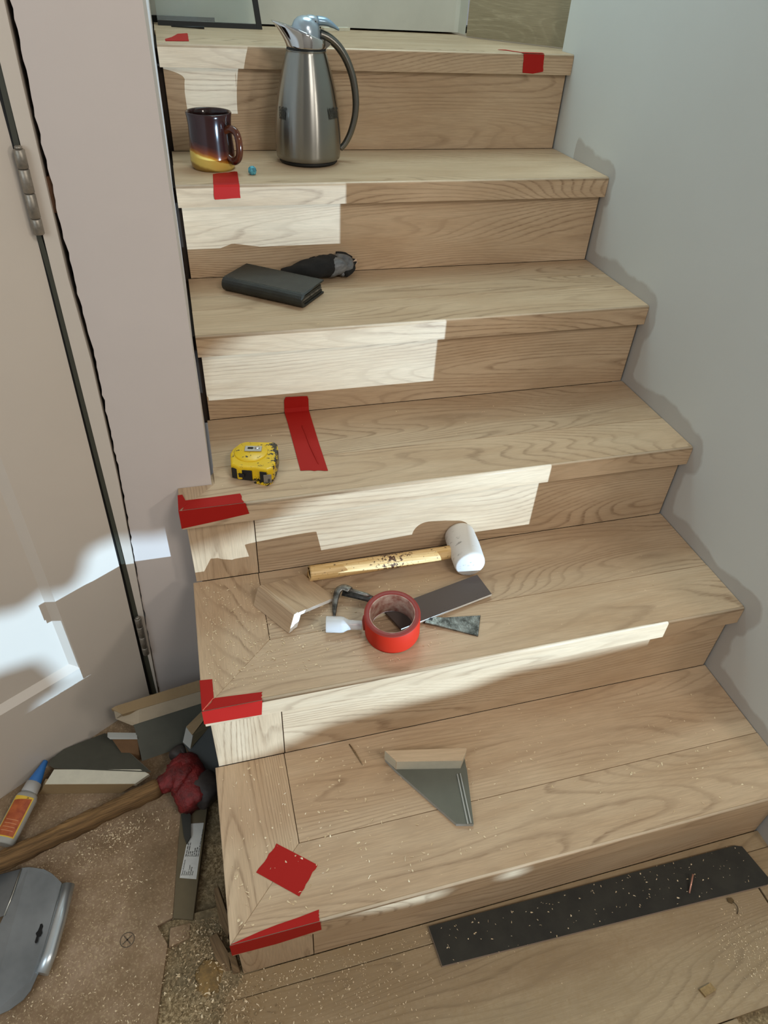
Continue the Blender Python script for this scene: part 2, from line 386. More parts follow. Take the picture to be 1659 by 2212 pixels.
# ------------------------------------------------------------------ setting: walls
# right wall, gridded so the band left bare of paint beside the steps can be stored per vertex
def stair_profile_dist(y, z):
    """signed distance-like value above the stair outline (negative = inside)"""
    segs = []
    for k in range(1, 7):
        yr = NY[k]+OV
        segs.append(((NY[k], TZ[k]-NH), (NY[k], TZ[k])))
        segs.append(((NY[k], TZ[k]), ((NY[k+1]+OV) if k < 6 else 1.46, TZ[k])))
        segs.append(((yr, TZ[k-1]), (yr, TZ[k]-NH)))
    best = 9
    p = Vector((y, z))
    for a, b in segs:
        a = Vector(a); b = Vector(b); d = b-a; t = max(0, min(1, (p-a).dot(d)/d.dot(d)))
        best = min(best, (p-(a+d*t)).length)
    return best
YW0, YW1, ZW1 = -.036, 1.402, 2.45
ny, nz = 116, 150
ys = [YW0+(YW1-YW0)*i/ny for i in range(ny+1)]; zs = [1.4*j/(nz-20) if j <= nz-20 else 1.4+(ZW1-1.4)*(j-nz+20)/20 for j in range(nz+1)]
vv = [(0, y, z) for z in zs for y in ys]; ff = []
for j in range(nz):
    for i in range(ny):
        a = j*(ny+1)+i; ff.append((a, a+ny+1, a+ny+2, a+1))
nfront = len(vv)
vv += [(.12, YW0, 0), (.12, YW1, 0), (.12, YW1, ZW1), (.12, YW0, ZW1)]
tl = [j*(ny+1) for j in range(nz+1)]; tr = [j*(ny+1)+ny for j in range(nz+1)]
ff.append(tuple(tl)+(nfront+3, nfront)); ff.append(tuple(tr[::-1])+(nfront+1, nfront+2)); ff.append((nfront, nfront+3, nfront+2, nfront+1))
ff.append(tuple(range(nz*(ny+1), (nz+1)*(ny+1)))+(nfront+2, nfront+3))
me = bpy.data.meshes.new('wall_right'); me.from_pydata(vv, [], ff); me.update()
at = me.attributes.new('bare', 'FLOAT', 'POINT')
for i, v in enumerate(vv):
    d = stair_profile_dist(v[1], v[2]) if v[0] == 0 else 9
    at.data[i].value = max(0.0, min(1.0, 1.0-d/0.062)) if v[1] < 1.25 else 0.0
struct(link('wall_right', me, RWALL))

# left drywall end that faces the room: ragged left edge beside the door jamb, corner at the stairs
bm = bmesh.new()
prof = [(0.0, -1.1255), (.3, -1.111), (.6, -1.0948), (.82, -1.0888), (.946, -1.0906), (1.03, -1.0903), (1.17, -1.0887), (1.25, -1.0864), (1.6, -1.083), (2.45, -1.080)]
def interp(z):
    for (a, xa), (b, xb) in zip(prof, prof[1:]):
        if a <= z <= b: return xa+(xb-xa)*(z-a)/(b-a)
    return prof[-1][1]
zz = [2.45*i/260 for i in range(261)]
left = [(interp(z)+random.choice((0, 0, 0, .0006, -.0005, .0012, -.0014)), z) for z in zz]
poly = [(x, .6046, z) for x, z in left]+[(-.948, .6046, 2.45), (-.948, .6046, 0)]
add_slab(bm, poly, (0, .0127, 0))
add_box(bm, -.9605, -.948, .6174, 1.83, 0, 2.45)
struct(from_bm('wall_left', bm, DRY))
# jamb strip between weatherstrip and drywall, studs behind coloured black as gap shade, shim in the gap
bm = bmesh.new()
add_slab(bm, [(-1.1297, .600, .0), (-1.1283, .600, 0), (-1.126, .600, .02), (-1.0985, .600, .5974), (-1.0945, .600, .8209), (-1.0975, .600, .9464), (-1.0964, .600, 1.03), (-1.0942, .600, 1.1715), (-1.092, .600, 1.251), (-1.088, .600, 2.1), (-1.105, .600, 2.1), (-1.1118, .600, 1.2), (-1.1157, .600, .9474), (-1.122, .600, .382)], (0, .10, 0))
struct(from_bm('trim_1', bm, DOORP))
bm = bmesh.new(); add_box(bm, -1.105, -.97, .640, .68, 0, 2.4); add_box(bm, -1.5, -1.105, .66, .70, 2.12, 2.4)
struct(from_bm('gap_shade_studs', bm, BLACK))
slab('shim', [(-1.0962, .612, 1.0720), (-1.0875, .612, 1.0730), (-1.0890, .612, 1.028), (-1.0972, .612, 1.029)], (0, .02, 0), SHIM)['kind'] = 'structure'
bpy.data.objects['shim'].name = 'trim_3'
# landing back wall with a return on its right
bm = bmesh.new()
add_slab(bm, [(-1.0, 1.82, 1.151), (-.16, 1.739, 1.151), (-.150, 1.733, 1.151), (-.1465, 1.722, 1.151), (-.150, 1.676, 1.151), (-.150, 1.90, 1.151), (-1.0, 1.95, 1.151)], (0, 0, 1.3))
struct(from_bm('wall_back', bm, BACKW))
bm = bmesh.new(); add_box(bm, -1.0, .30, 1.80, 1.86, .9, 1.16); struct(from_bm('base_shade_backing', bm, BLACK))  # black box standing in for shade under the landing wall
# unseen plate added behind the camera, its holes shaped to cast the light patches
def ae(a, e): return (SRC[0]+.3*a, SRC[2]+.3*e)
hole = [(-.45, .055), (-.45, .42), (-.70, .42), (-.69, .26), (-.70, .232), (-.725, .212), (-.742, .198), (-.748, .162), (-.778, .150), (-.80, .126), (-.86, .110),
        (-.905, .117), (-.925, .118), (-.938, .099), (-.955, .092), (-.970, .099), (-.985, .097), (-1.0, .094), (-1.03, .104), (-1.10, .115), (-1.15, .11), (-1.15, .055), (-1.045, .046), (-1.008, .036),
        (-.997, .012), (-1.0, -.006), (-.985, -.012), (-.93, -.008), (-.90, .005), (-.87, .022), (-.80, .029), (-.74, .033), (-.69, .047), (-.56, .0525)]
def ell(a, e, ra, re, slope, n=10): return [(a+ra*math.cos(2*math.pi*i/n), e+re*math.sin(2*math.pi*i/n)+slope*ra*math.cos(2*math.pi*i/n)) for i in range(n)]
loops = [[(-3.0, 0.0), (3.2, 0.0), (3.2, 2.6), (-3.0, 2.6)], [ae(*q) for q in hole], [ae(*q) for q in ell(-.985, -.0185, .050, .010, -.12)], [ae(*q) for q in ell(-.872, -.0225, .016, .009, -.1)]]
YF = SRC[1]+.3
pts3 = [[Vector((x, YF, z)) for x, z in lp] for lp in loops]
tris = tessellate_polygon(pts3); flat = [p for lp in pts3 for p in lp]
me = bpy.data.meshes.new('light_mask_plate')
N = len(flat)
faces = [tuple(t) for t in tris]+[tuple(i+N for i in t[::-1]) for t in tris]
k0 = 0
for lp in pts3:
    for i in range(len(lp)):
        a = k0+i; b = k0+(i+1) % len(lp); faces.append((a, b, b+N, a+N))
    k0 += len(lp)
me.from_pydata([tuple(p) for p in flat]+[(p.x, p.y+.002, p.z) for p in flat], [], faces); me.update()
struct(link('light_mask_plate', me, DRY))

# ------------------------------------------------------------------ door, swung towards the room
HIN = Vector((-1.130, .600, 0)); DD = Vector((-.3041, -.1850, 0)).normalized(); DNR = Vector((-DD.y, DD.x, 0))
if DNR.y > 0: DNR = -DNR
door = bpy.data.objects.new('door_1', None); C.objects.link(door); door['kind'] = 'structure'; door.location = HIN
Md = Matrix((( DD.x, -DNR.x, 0, 0), (DD.y, -DNR.y, 0, 0), (0, 0, 1, 0), (0, 0, 0, 1)))
door.matrix_world = Matrix.Translation(HIN) @ Md
# local frame: x along the slab, y into the slab, z up
def dslab(name, poly, d0, d1, mat, bev=0.0, parent=door):
    bm = bmesh.new(); add_slab(bm, [(u, d0, z) for u, z in poly], (0, d1-d0, 0)); return from_bm(name, bm, mat, parent, bevel=bev)
dslab('stile', [(.016, .012), (.127, .012), (.127, 2.03), (-.022, 2.03), (-.008, 1.03), (.004, .39)], 0, .035, DOORP)
dslab('stile', [(.64, .012), (.76, .012), (.76, 2.03), (.64, 2.03)], 0, .035, DOORP)
dslab('rail', [(.127, .012), (.64, .012), (.64, .222), (.127, .222)], 0, .035, DOORP)
dslab('rail', [(.127, 1.90), (.64, 1.90), (.64, 2.03), (.127, 2.03)], 0, .035, DOORP)
dslab('rail', [(.127, 1.25), (.64, 1.25), (.64, 1.36), (.127, 1.36)], 0, .035, DOORP)
for z0, z1 in ((.222, 1.25), (1.36, 1.90)):
    dslab('door_panel', [(.127, z0), (.64, z0), (.64, z1), (.127, z1)], .011, .025, DOORP)
    bm = bmesh.new(); t = .014
    o_ = [(.127, z0), (.64, z0), (.64, z1), (.127, z1)]; i_ = [(.127+t, z0+t), (.64-t, z0+t), (.64-t, z1-t), (.127+t, z1-t)]
    vo = [bm.verts.new((u, .0, z)) for u, z in o_]; vi = [bm.verts.new((u, .011, z)) for u, z in i_]; vb = [bm.verts.new((u, .012, z)) for u, z in o_]
    for i in range(4):
        j = (i+1) % 4; bm.faces.new((vo[i], vo[j], vi[j], vi[i])); bm.faces.new((vi[i], vi[j], vb[j], vb[i])); bm.faces.new((vo[i], vb[i], vb[j], vo[j]))
    from_bm('moulding', bm, DOORP, door)
# weatherstrip and hinges belong to the frame side
def gz(a, b, t): return [a[0]+(b[0]-a[0])*t, a[1]+(b[1]-a[1])*t]
gl = [(-1.1465, .0), (-1.1355, .3847), (-1.1260, .9478), (-1.1268, 1.03), (-1.1235, 1.1643), (-1.116, 2.05)]
gr = [(-1.1297, .0), (-1.122, .382), (-1.1157, .9474), (-1.1186, 1.02), (-1.1125, 1.18), (-1.105, 2.05)]
def strip(t0, t1, y, mat, name):
    bm = bmesh.new()
    L = [gz(a, b, t0) for a, b in zip(gl, gr)]; R = [gz(a, b, t1) for a, b in zip(gl, gr)]
    add_slab(bm, [(x, y, z) for x, z in L]+[(x, y, z) for x, z in R[::-1]], (0, .02, 0)); return from_bm(name, bm, mat)
ws = strip(-.6, .42, .604, GASK1, 'trim_5'); struct(ws)
ws = strip(.40, 1.05, .602, GASK2, 'trim_6'); struct(ws)
for z0, z1, xb, nm in ((1.008, 1.108, 0, 'upper'), (.160, .270, -.010, 'lower')):
    bm = bmesh.new(); c = (-1.1175+xb, .594, z0)
    L = z1-z0
    cuts = [0, .17*L, .48*L, .52*L, .82*L, L]
    cuts = [0, .20*L, .5*L, .78*L, L]
    for a, b in zip(cuts, cuts[1:]):
        add_lathe(bm, [(0, a+.0004), (.0058, a+.0004), (.0066, a+.0012), (.0066, b-.0012), (.0058, b-.0004), (0, b-.0004)], 20, 0, (0, 0, 0))
    add_lathe(bm, [(0, L), (.0045, L), (.0045, L+.002), (.003, L+.0035), (0, L+.004)], 16)
    h = from_bm('hinge', bm, HINGE, loc=c, rot=(0, 0.02, 0))
    h['label'] = f'worn nickel hinge barrel, the {nm} of the two beside the white door'; h['category'] = 'hinge'; h['group'] = 'hinges of the white door'

# ------------------------------------------------------------------ floor
bm = bmesh.new(); add_box(bm, -3.0, 3.2, -1.38, .75, -.05, .002)
floor = struct(from_bm('floor', bm, DIRT))
def fboard(name, poly, z0, z1, mat, ang=0.0, bevel=.001): return board(name, poly, z0, z1, mat, floor, ang, bevel)
fboard('subfloor_board', [(-2.6, .62), (-1.060, .62), (-1.040, .33), (-1.088, .306), (-1.108, .128), (-1.134, .121), (-1.118, .088), (-1.137, -.021), (-1.160, -.30), (-1.20, -.9), (-2.6, -.9)], -.01, .0115, SUBF)
lp = fboard('label_plank', [(-1.086, .330), (-1.034, .330), (-1.0745, .114), (-1.1075, .125)], -.005, .0165, plain('grey_brown_plank_back', S((104, 92, 68)), 0.8, var=0.15, scale=18))
fboard('wood_scrap', [(-1.113, .112), (-1.080, .112), (-1.082, .088), (-1.116, .083)], -.005, .0125, SUBF)
fboard('floor_plank', [(-1.022, .0128), (.10, .0128), (.10, -.0190), (-1.035, -.0190)], 0, .0123, OAKF)
fboard('floor_plank', [(-1.045, -.0200), (-.071, -.0200), (-.071, -.240), (-1.055, -.240)], 0, .0123, OAKF)
fboard('floor_plank', [(-.068, -.0200), (1.2, -.0200), (1.2, -.245), (-.068, -.245)], 0, .0133, OAKF)
fboard('floor_plank', [(-1.156, -.2415), (-.24, -.2415), (-.24, -.46), (-1.17, -.46)], 0, .0123, OAKF)
fboard('floor_plank', [(-1.17, -.4615), (.6, -.4615), (.6, -.68), (-1.18, -.68)], 0, .0123, OAKF)

# heap of sawdust over the broken plank ends
from mathutils import noise as mn
gx, gy = 90, 110; x0_, x1_, y0_, y1_ = -1.165, -.86, -.42, .125
vv = []; ff = []
for j in range(gy+1):
    for i in range(gx+1):
        x = x0_+(x1_-x0_)*i/gx; y = y0_+(y1_-y0_)*j/gy
        n1 = mn.noise(Vector((x*14, y*14, 1.3))); n2 = mn.noise(Vector((x*60, y*60, 4.1))); n3 = mn.noise(Vector((x*190, y*190, 7.7)))
        c = -1.045+.02*math.sin(y*22)
        w_ = max(0, 1-abs(x-c)/(.085+.03*n1))**.6
        h = .0035+.0115*w_+.0030*n1*w_+.0018*n2+.0012*n3
        if x > -1.0 and y > .006: h = min(h, .0125)
        if x < -1.125: h = min(h, .009)
        vv.append((x, y, h))
for j in range(gy):
    for i in range(gx):
        a = j*(gx+1)+i; ff.append((a, a+1, a+gx+2, a+gx+1))
me = bpy.data.meshes.new('sawdust_heap'); me.from_pydata(vv, [], ff); me.update()
for f in me.polygons: f.use_smooth = True
o = link('sawdust_heap', me, DIRT); o.parent = floor; o['kind'] = 'stuff'

# ------------------------------------------------------------------ staircase
stairs = thing('staircase', 'straight oak laminate staircase of six steps rising between grey wall and white drywall', 'staircase', (-.5, .65, 0))
stairs.location = (0, 0, 0)
def nosing_poly(k, seam):
    if k <= 2: return [(-.0008, NY[k]), (-.0008, seam), (XJ+.0004, seam), (XE+.0008, NY[k])]
    if k == 3: return [(-.0008, NY[k]), (-.0008, seam), (XL, seam), (XL, .605), (XE+.0008, NY[k])]
    return [(-.0008, NY[k]), (-.0008, seam), (XL, seam), (XL, NY[k])]
def lip(bm, x0, x1, y0, y1, zt): pass
SEAM = {1: .1195, 2: .3885, 3: .6535, 4: .919, 5: 1.229, 6: 1.60}
def nosing(k):
    """L-shaped stair nosing, its front edge eased, mitred on the left where it turns"""
    seam = SEAM[k]; zt = TZ[k]; y0 = NY[k]; th = .010; L = OV-.0006
    prof = [(y0, zt-NH), (y0, zt-.006)]
    for i in range(1, 6):
        a = math.pi/2*i/6; prof.append((y0+.005*(1-math.cos(a)), zt-.005+.005*math.sin(a)))
    prof += [(y0+.005, zt), (seam-.0009, zt), (seam-.0004, zt-.0008), (seam-.0004, zt-th), (y0+L, zt-th), (y0+L, zt-NH)]
    def xleft(y):
        if k <= 2: return XE+(XJ-XE)*(y-NY[k])/(seam-NY[k])+.0005
        if k == 3: return (XE+(XL-XE)*(y-NY[k])/(.6046-NY[k])+.0005) if y < .6046 else XL
        return XL
    if k == 3:
        i = prof.index((seam-.0009, zt)); prof.insert(i, (.6046, zt))
        j = [q for q in range(len(prof)) if prof[q] == (seam-.0004, zt-th)][0]; prof.insert(j+1, (.6046, zt-th))
    bm = bmesh.new()
    R = [bm.verts.new((-.0008 if k > 1 else -.0008, y, z)) for y, z in prof]; Lv = [bm.verts.new((xleft(y), y, z)) for y, z in prof]
    n = len(prof)
    for i in range(n):
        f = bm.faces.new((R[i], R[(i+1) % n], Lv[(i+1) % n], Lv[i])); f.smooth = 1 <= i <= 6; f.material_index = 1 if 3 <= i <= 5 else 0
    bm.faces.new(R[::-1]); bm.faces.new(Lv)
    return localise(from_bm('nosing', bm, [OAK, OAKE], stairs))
def ret(k, back):
    """return board: runs back along the open left side of steps 1-3, mitred at the front"""
    zt = TZ[k]; th = .010
    bm = bmesh.new()
    top = [(XE, NY[k]), (XJ-.0004, SEAM[k]), (XJ-.0004, back), (XE, back)] if k <= 2 else [(XE, NY[k]), (XL-.0006, .6040), (XE, .6040)]
    add_slab(bm, [(x, y, zt) for x, y in top], (0, 0, -th))
    if k <= 2: add_slab(bm, [(XE, NY[k], zt-th), (XE+.014, NY[k]+.014, zt-th), (XE+.014, back, zt-th), (XE, back, zt-th)], (0, 0, th-NH))
    else: add_slab(bm, [(XE, NY[k], zt-th), (XE+.014, NY[k]+.014, zt-th), (XE+.014, .604, zt-th), (XE, .604, zt-th)], (0, 0, th-NH))
    return localise(from_bm('return_board', bm, OAK, stairs, bevel=.0008, seg=1), math.pi/2)
for k in range(1, 7):
    nosing(k)
    back = (NY[k+1]+OV-.0003) if k < 6 else 1.9
    if k <= 3: ret(k, back)
    xl = XJ if k <= 2 else XL
    if k == 4:
        board('tread_plank', [(-.0015, .9195), (-.0015, .9895), (xl, .9895), (xl, .9195)], TZ[k]-.01, TZ[k], OAK, stairs, bevel=.0006)
        board('tread_plank', [(-.0015, .9903), (-.0015, back), (xl, back), (xl, .9903)], TZ[k]-.01, TZ[k], OAK, stairs, bevel=.0006)
    elif k == 6:
        board('tread_plank', [(.10, 1.601), (.10, 1.78), (-.945, 1.83), (-.945, 1.601)], TZ[k]-.01, TZ[k], OAK, stairs, bevel=.0006)
        board('tread_plank', [(.12, 1.405), (.12, 1.60), (0.0, 1.60), (0.0, 1.405)], TZ[k]-.01, TZ[k], OAK, stairs, bevel=.0006)
    else:
        board('tread_plank', [(-.0012, SEAM[k]+.0004), (-.0012, back), (xl+.0006, back), (xl+.0006, SEAM[k]+.0004)], TZ[k]-.01, TZ[k], OAK, stairs, bevel=.0006)
    # riser boards
    y0 = NY[k]+OV; z0 = TZ[k-1]+.0006 if k > 1 else .0125; z1 = TZ[k]-.011
    xr = -.0050
    if k <= 3:
        board('riser_board', [(xr, y0), (xr, y0+.009), (XJ+.0025, y0+.009), (XJ+.0025, y0)], z0, z1, OAK, stairs, bevel=.0006)
        b = board('corner_board', [(XJ+.0010, y0), (XJ+.0010, y0+.009), (XE+.0065, y0+.009), (XE+.0065, y0)], z0, z1, OAK, stairs, bevel=.0006)
        # vertical grain: turn the local frame so x is up
        bpy_c = b.location.copy(); b.data.transform(Matrix.Rotation(math.pi/2, 4, 'Y')); b.rotation_euler = (0, -math.pi/2, 0)
    else:
        board('riser_board', [(xr, y0), (xr, y0+.009), (XL+.006, y0+.009), (XL+.006, y0)], z0, z1, OAK, stairs, bevel=.0006)
# rough frame inside the stairs, coloured near black as shade in the side gaps
bm = bmesh.new()
for k in range(1, 7):
    xl = XE+.016 if k <= 3 else -.9474
    y1 = .603 if k <= 3 else 1.82
    add_box(bm, xl, -.02, NY[k]+OV+.0095, y1, (TZ[k-1]-.011 if k > 1 else .0), TZ[k]-.0108)
from_bm('stair_frame', bm, plain('gap_shade_timber', S((44, 34, 26)), .95), stairs)

# winder riser of the next flight, turning right beyond the wall
def seg_plank(name, a, b, z0, z1, th, mat):
    a = Vector(a); b = Vector(b); d = (b-a).normalized(); n = Vector((-d.y, d.x))*th
    if n.y < 0: n = -n
    return board(name, [tuple(a), tuple(b), tuple(b+n), tuple(a+n)], z0, z1, mat, None, math.atan2(d.y, d.x), .0006)
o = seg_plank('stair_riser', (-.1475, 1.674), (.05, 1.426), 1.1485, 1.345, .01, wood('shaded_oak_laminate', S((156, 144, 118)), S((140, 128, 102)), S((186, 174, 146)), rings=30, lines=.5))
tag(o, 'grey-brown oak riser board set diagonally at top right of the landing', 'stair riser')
o = seg_plank('wood_offcut', (-.5255, 1.7035), (-.4515, 1.7275), 1.1463, 1.1545, .018, CREAM)
tag(o, 'thin pale scrap strip on the landing behind the jug lid', 'scrap wood')
# leaning glass pane on the landing
pane = thing('glass_pane', 'dark-framed glass pane leaning on the landing back wall, top left', 'glass pane', (-.80, 1.70, TZ[6]))
def lean(x, h, d=0.0):    # point at height h on the leaning pane, d = depth offset
    t = math.radians(9); bx = -.80
    y = 1.694+(x+.685)*(-.10)
    return (x-bx, y+h*math.sin(t)+d-1.70, h*math.cos(t)+.0005)
def pslab(name, pts, mat, dep): return slab(name, [lean(x, h) for x, h in pts], (0, dep, -.001), mat, pane)
pslab('frame_bar', [(-.684, 0), (-.697, 0), (-.740, .40), (-.727, .40)], GASK1, .012)
pslab('frame_bar', [(-.935, 0), (-.697, 0), (-.6983, .010), (-.935, .010)], GASK1, .012)
o = slab('glass', [lean(x, h, .004) for x, h in [(-.935, .010), (-.698, .010), (-.7385, .39), (-.935, .39)]], (0, .004, 0), GLASS, pane)
for nm, a, b, lab in (('stick', (-.905, 1.665), (-.828, 1.660), 'black pen-like stick lying before the leaning glass pane'), ):
    bm = bmesh.new(); add_tube(bm, [(*a, TZ[6]+.003), (*b, TZ[6]+.003)], [.0012, .003], 8); tag(from_bm(nm, bm, RUBBER), lab, 'stick')

# ------------------------------------------------------------------ red tape pieces
def ribbon(name, path_a, path_b, label, mat=TAPE, th=.00035, torn=True, parent=None):
    """strip of tape between two edge polylines lying on surfaces, slightly thick"""
    bm = bmesh.new(); n = len(path_a)
    A = [Vector(p) for p in path_a]; B = [Vector(p) for p in path_b]
    rows = []
    for a, b in zip(A, B): rows.append([bm.verts.new(a.lerp(b, t/8)) for t in range(9)])
    for i in range(n-1):
        for j in range(8): bm.faces.new((rows[i][j], rows[i][j+1], rows[i+1][j+1], rows[i+1][j]))
    if torn:
        for rw, nx in ((rows[0], rows[1]), (rows[-1], rows[-2])):
            for v, q in zip(rw, nx): v.co = v.co.lerp(q.co, random.uniform(0, .06))
    bmesh.ops.recalc_face_normals(bm, faces=bm.faces)
    bmesh.ops.solidify(bm, geom=bm.faces[:], thickness=th)
    o = from_bm(name, bm, mat, parent)
    c = base([v.co for v in o.data.vertices]); o.data.transform(Matrix.Translation(-Vector(c))); o.location = c
    if parent is None: tag(o, label, 'tape', 'pieces of red tape')
    return o
E_ = .0008
t5, t4, t3, t2, t1, t6 = (TZ[k]+E_ for k in (5, 4, 3, 2, 1, 6))
ribbon('red_tape', [(-.866, 1.150, t5), (-.8705, 1.0775, t5), (-.8706, NY[5]+.0015, TZ[5]-.0006), (-.8708, NY[5]-.0008, TZ[5]-.0045), (-.872, NY[5]-.0012, .925), (-.871, NY[5]-.0022, .9175)],
       [(-.815, 1.170, t5), (-.8205, 1.0775, t5), (-.8205, NY[5]+.0015, TZ[5]-.0006), (-.8205, NY[5]-.0008, TZ[5]-.0045), (-.821, NY[5]-.0012, .927), (-.8205, NY[5]-.0022, .9195)], 'red tape strip running under the mug and over the step edge')
r4 = NY[4]+OV-E_
ribbon('red_tape', [(-.7825, r4-.002, .608), (-.786, r4-.001, .600), (-.7865, r4, .580), (-.7865, r4-.002, t3+.001), (-.786, .78, t3), (-.787, .69, t3), (-.788, .609, t3)],
       [(-.7385, r4-.002, .606), (-.7365, r4-.001, .599), (-.736, r4, .580), (-.736, r4-.002, t3+.001), (-.7365, .78, t3), (-.738, .69, t3), (-.7385, .603, t3)],
       'long red tape strip climbing from third tread onto the riser behind')
bm = bmesh.new(); add_tube(bm, smooth_path([(-.760, .765, t3+.0006), (-.758, .73, t3+.001), (-.757, .69, t3+.0012), (-.754, .65, t3+.001), (-.752, .625, t3+.0004)], 4), [.0002]+[.0011]*15+[.0002], 6)
o = from_bm('tape_crease', bm, TAPE, bpy.data.objects['red_tape.001']); o.location = -Vector(bpy.data.objects['red_tape.001'].location)
f3 = NY[3]-E_; ff3 = TZ[3]
ribbon('red_tape', [(-.997, .566, t3), (-.952, .566, t3), (-.901, .567, t3)], [(-1.003, .5405, t3), (-.952, .5405, t3), (-.896, .5405, t3)], '', parent=None)
o3 = bpy.data.objects['red_tape.002']
tag(o3, 'red tape folded round the left front corner of the third tread', 'tape', 'pieces of red tape')
def child_ribbon(par, A, B, torn=False, mat=TAPE):
    o = ribbon('tape_flap', A, B, '', mat=mat, torn=torn, parent=par)
    o.location = Vector(o.location)-Vector(par.location); return o
child_ribbon(o3, [(-1.0068, f3, t3), (-.952, f3, t3), (-.896, f3, t3)], [(-1.0072, f3, .5310), (-.948, f3, .538), (-.891, f3, .5455)])
child_ribbon(o3, [(-1.0068, f3, t3), (-1.0070, .583, t3)], [(-.992, .556, t3+.0003), (-.999, .583, t3+.0003)])
child_ribbon(o3, [(-1.0070, f3, t3), (-1.0070, .584, t3)], [(-1.0072, f3, .5310), (-1.0072, .584, .545)])
f2 = NY[2]-E_
ribbon('red_tape', [(-.987, .2885, t2), (-.950, .286, t2), (-.910, .283, t2)], [(-1.006, .2685, t2), (-.950, .2685, t2), (-.913, .2685, t2)], '')
o2 = bpy.data.objects['red_tape.003']; tag(o2, 'bright red tape folded round the left front corner of the second tread', 'tape', 'pieces of red tape')
child_ribbon(o2, [(-1.0070, f2, t2), (-.950, f2, t2), (-.913, f2, t2)], [(-1.0072, f2, .3495), (-.950, f2, .3470), (-.9165, f2, .3455)])
child_ribbon(o2, [(-1.0065, .2687, t2+.0002), (-1.0065, .328, t2)], [(-.9870, .2887, t2+.0002), (-.9870, .326, t2)])
child_ribbon(o2, [(-1.0070, f2, t2), (-1.0070, .328, t2)], [(-1.0074, f2, .3495), (-1.0074, .328, .352)])
slab('crease', [(-1.006, .2690, t2+.0008), (-.988, .2885, t2+.0008), (-.9872, .2875, t2+.0008), (-1.005, .268, t2+.0008)], (0, 0, .0003), CREASE, o2).location = -Vector(o2.location)
ribbon('red_tape', [(-.921, .1275, t1), (-.891, .1025, t1), (-.862, .078, t1)], [(-.9585, .091, t1), (-.9275, .0645, t1), (-.8965, .038, t1)], 'square of dark red tape lying on the mitre joint of bottom tread')
f1 = NY[1]-E_
ribbon('red_tape', [(-1.004, -.0010, t1), (-.963, .0055, t1), (-.936, .0085, t1), (-.905, .0105, t1), (-.8715, .0140, t1)], [(-1.005, -.0018, t1), (-.963, -.0018, t1), (-.936, -.0018, t1), (-.905, -.0018, t1), (-.8735, -.0018, t1)], '')
o1 = bpy.data.objects['red_tape.005']; tag(o1, 'dark red tape folded over the front edge of the bottom tread, left corner', 'tape', 'pieces of red tape')
child_ribbon(o1, [(-1.0065, f1, t1), (-.94, f1, t1), (-.8735, f1, t1)], [(-1.0065, f1, .1540), (-.94, f1, .1520), (-.872, f1, .1600)])
ribbon('red_tape', [(-.924, 1.375, t6), (-.910, 1.378, t6), (-.893, 1.380, t6), (-.876, 1.385, t6)], [(-.925, 1.410, t6), (-.909, 1.455, t6), (-.895, 1.525, t6), (-.872, 1.545, t6)], 'torn scrap of red tape on the landing, upper left')
f6 = NY[6]-E_
ribbon('red_tape', [(-.1310, f6, TZ[6]-.001), (-.103, f6, TZ[6]-.001), (-.0775, f6, TZ[6]-.001)], [(-.1275, f6, 1.1085), (-.100, f6, 1.1070), (-.0735, f6, 1.1115)], 'small square of red tape on the landing edge, upper right')
o6 = bpy.data.objects['red_tape.007']
child_ribbon(o6, [(-.172, 1.393, t6), (-.152, 1.395, t6), (-.132, 1.352, t6), (-.0775, 1.352, t6)], [(-.172, 1.389, t6), (-.158, 1.380, t6), (-.131, 1.3372, t6), (-.078, 1.3372, t6)])

# ------------------------------------------------------------------ jug (step 5)
jug = thing('vacuum_jug', 'tall brushed steel coffee jug with curved chrome handle on upper step', 'jug', (-.6510, 1.2500, TZ[5]))
bm = bmesh.new(); add_lathe(bm, [(0, 0), (.060, 0), (.0635, .003), (.0635, .009), (0, .009)], 56); from_bm('foot', bm, RUBBER, jug)
bm = bmesh.new(); pr = [(.0, .009), (.0665, .009), (.0690, .011), (.0700, .020), (.0708, .045), (.0695, .075), (.0660, .105), (.0600, .137), (.0530, .163), (.0465, .185), (.0405, .2025), (.0385, .2065), (.0, .2065)]
rs = pr[:4]+[tuple(v) for v in []]
fine = []
for i in range(4, len(pr)-2):
    p0, p1, p2, p3 = (Vector(pr[max(j, 0)]) for j in (i-1, i, i+1, i+2))
    for q in range(4):
        t = q/4; v = 0.5*((2*p1)+(-p0+p2)*t+(2*p0-5*p1+4*p2-p3)*t*t+(-p0+3*p1-3*p2+p3)*t**3); fine.append((v.x, v.y))
add_lathe(bm, pr[:4]+fine+pr[-2:], 72); from_bm('body', bm, STEEL, jug)
bm = bmesh.new(); add_lathe(bm, [(.0375, .2062), (.0398, .2066), (.0398, .2088), (.0375, .209)], 56); from_bm('neck_ring', bm, RUBBER, jug)
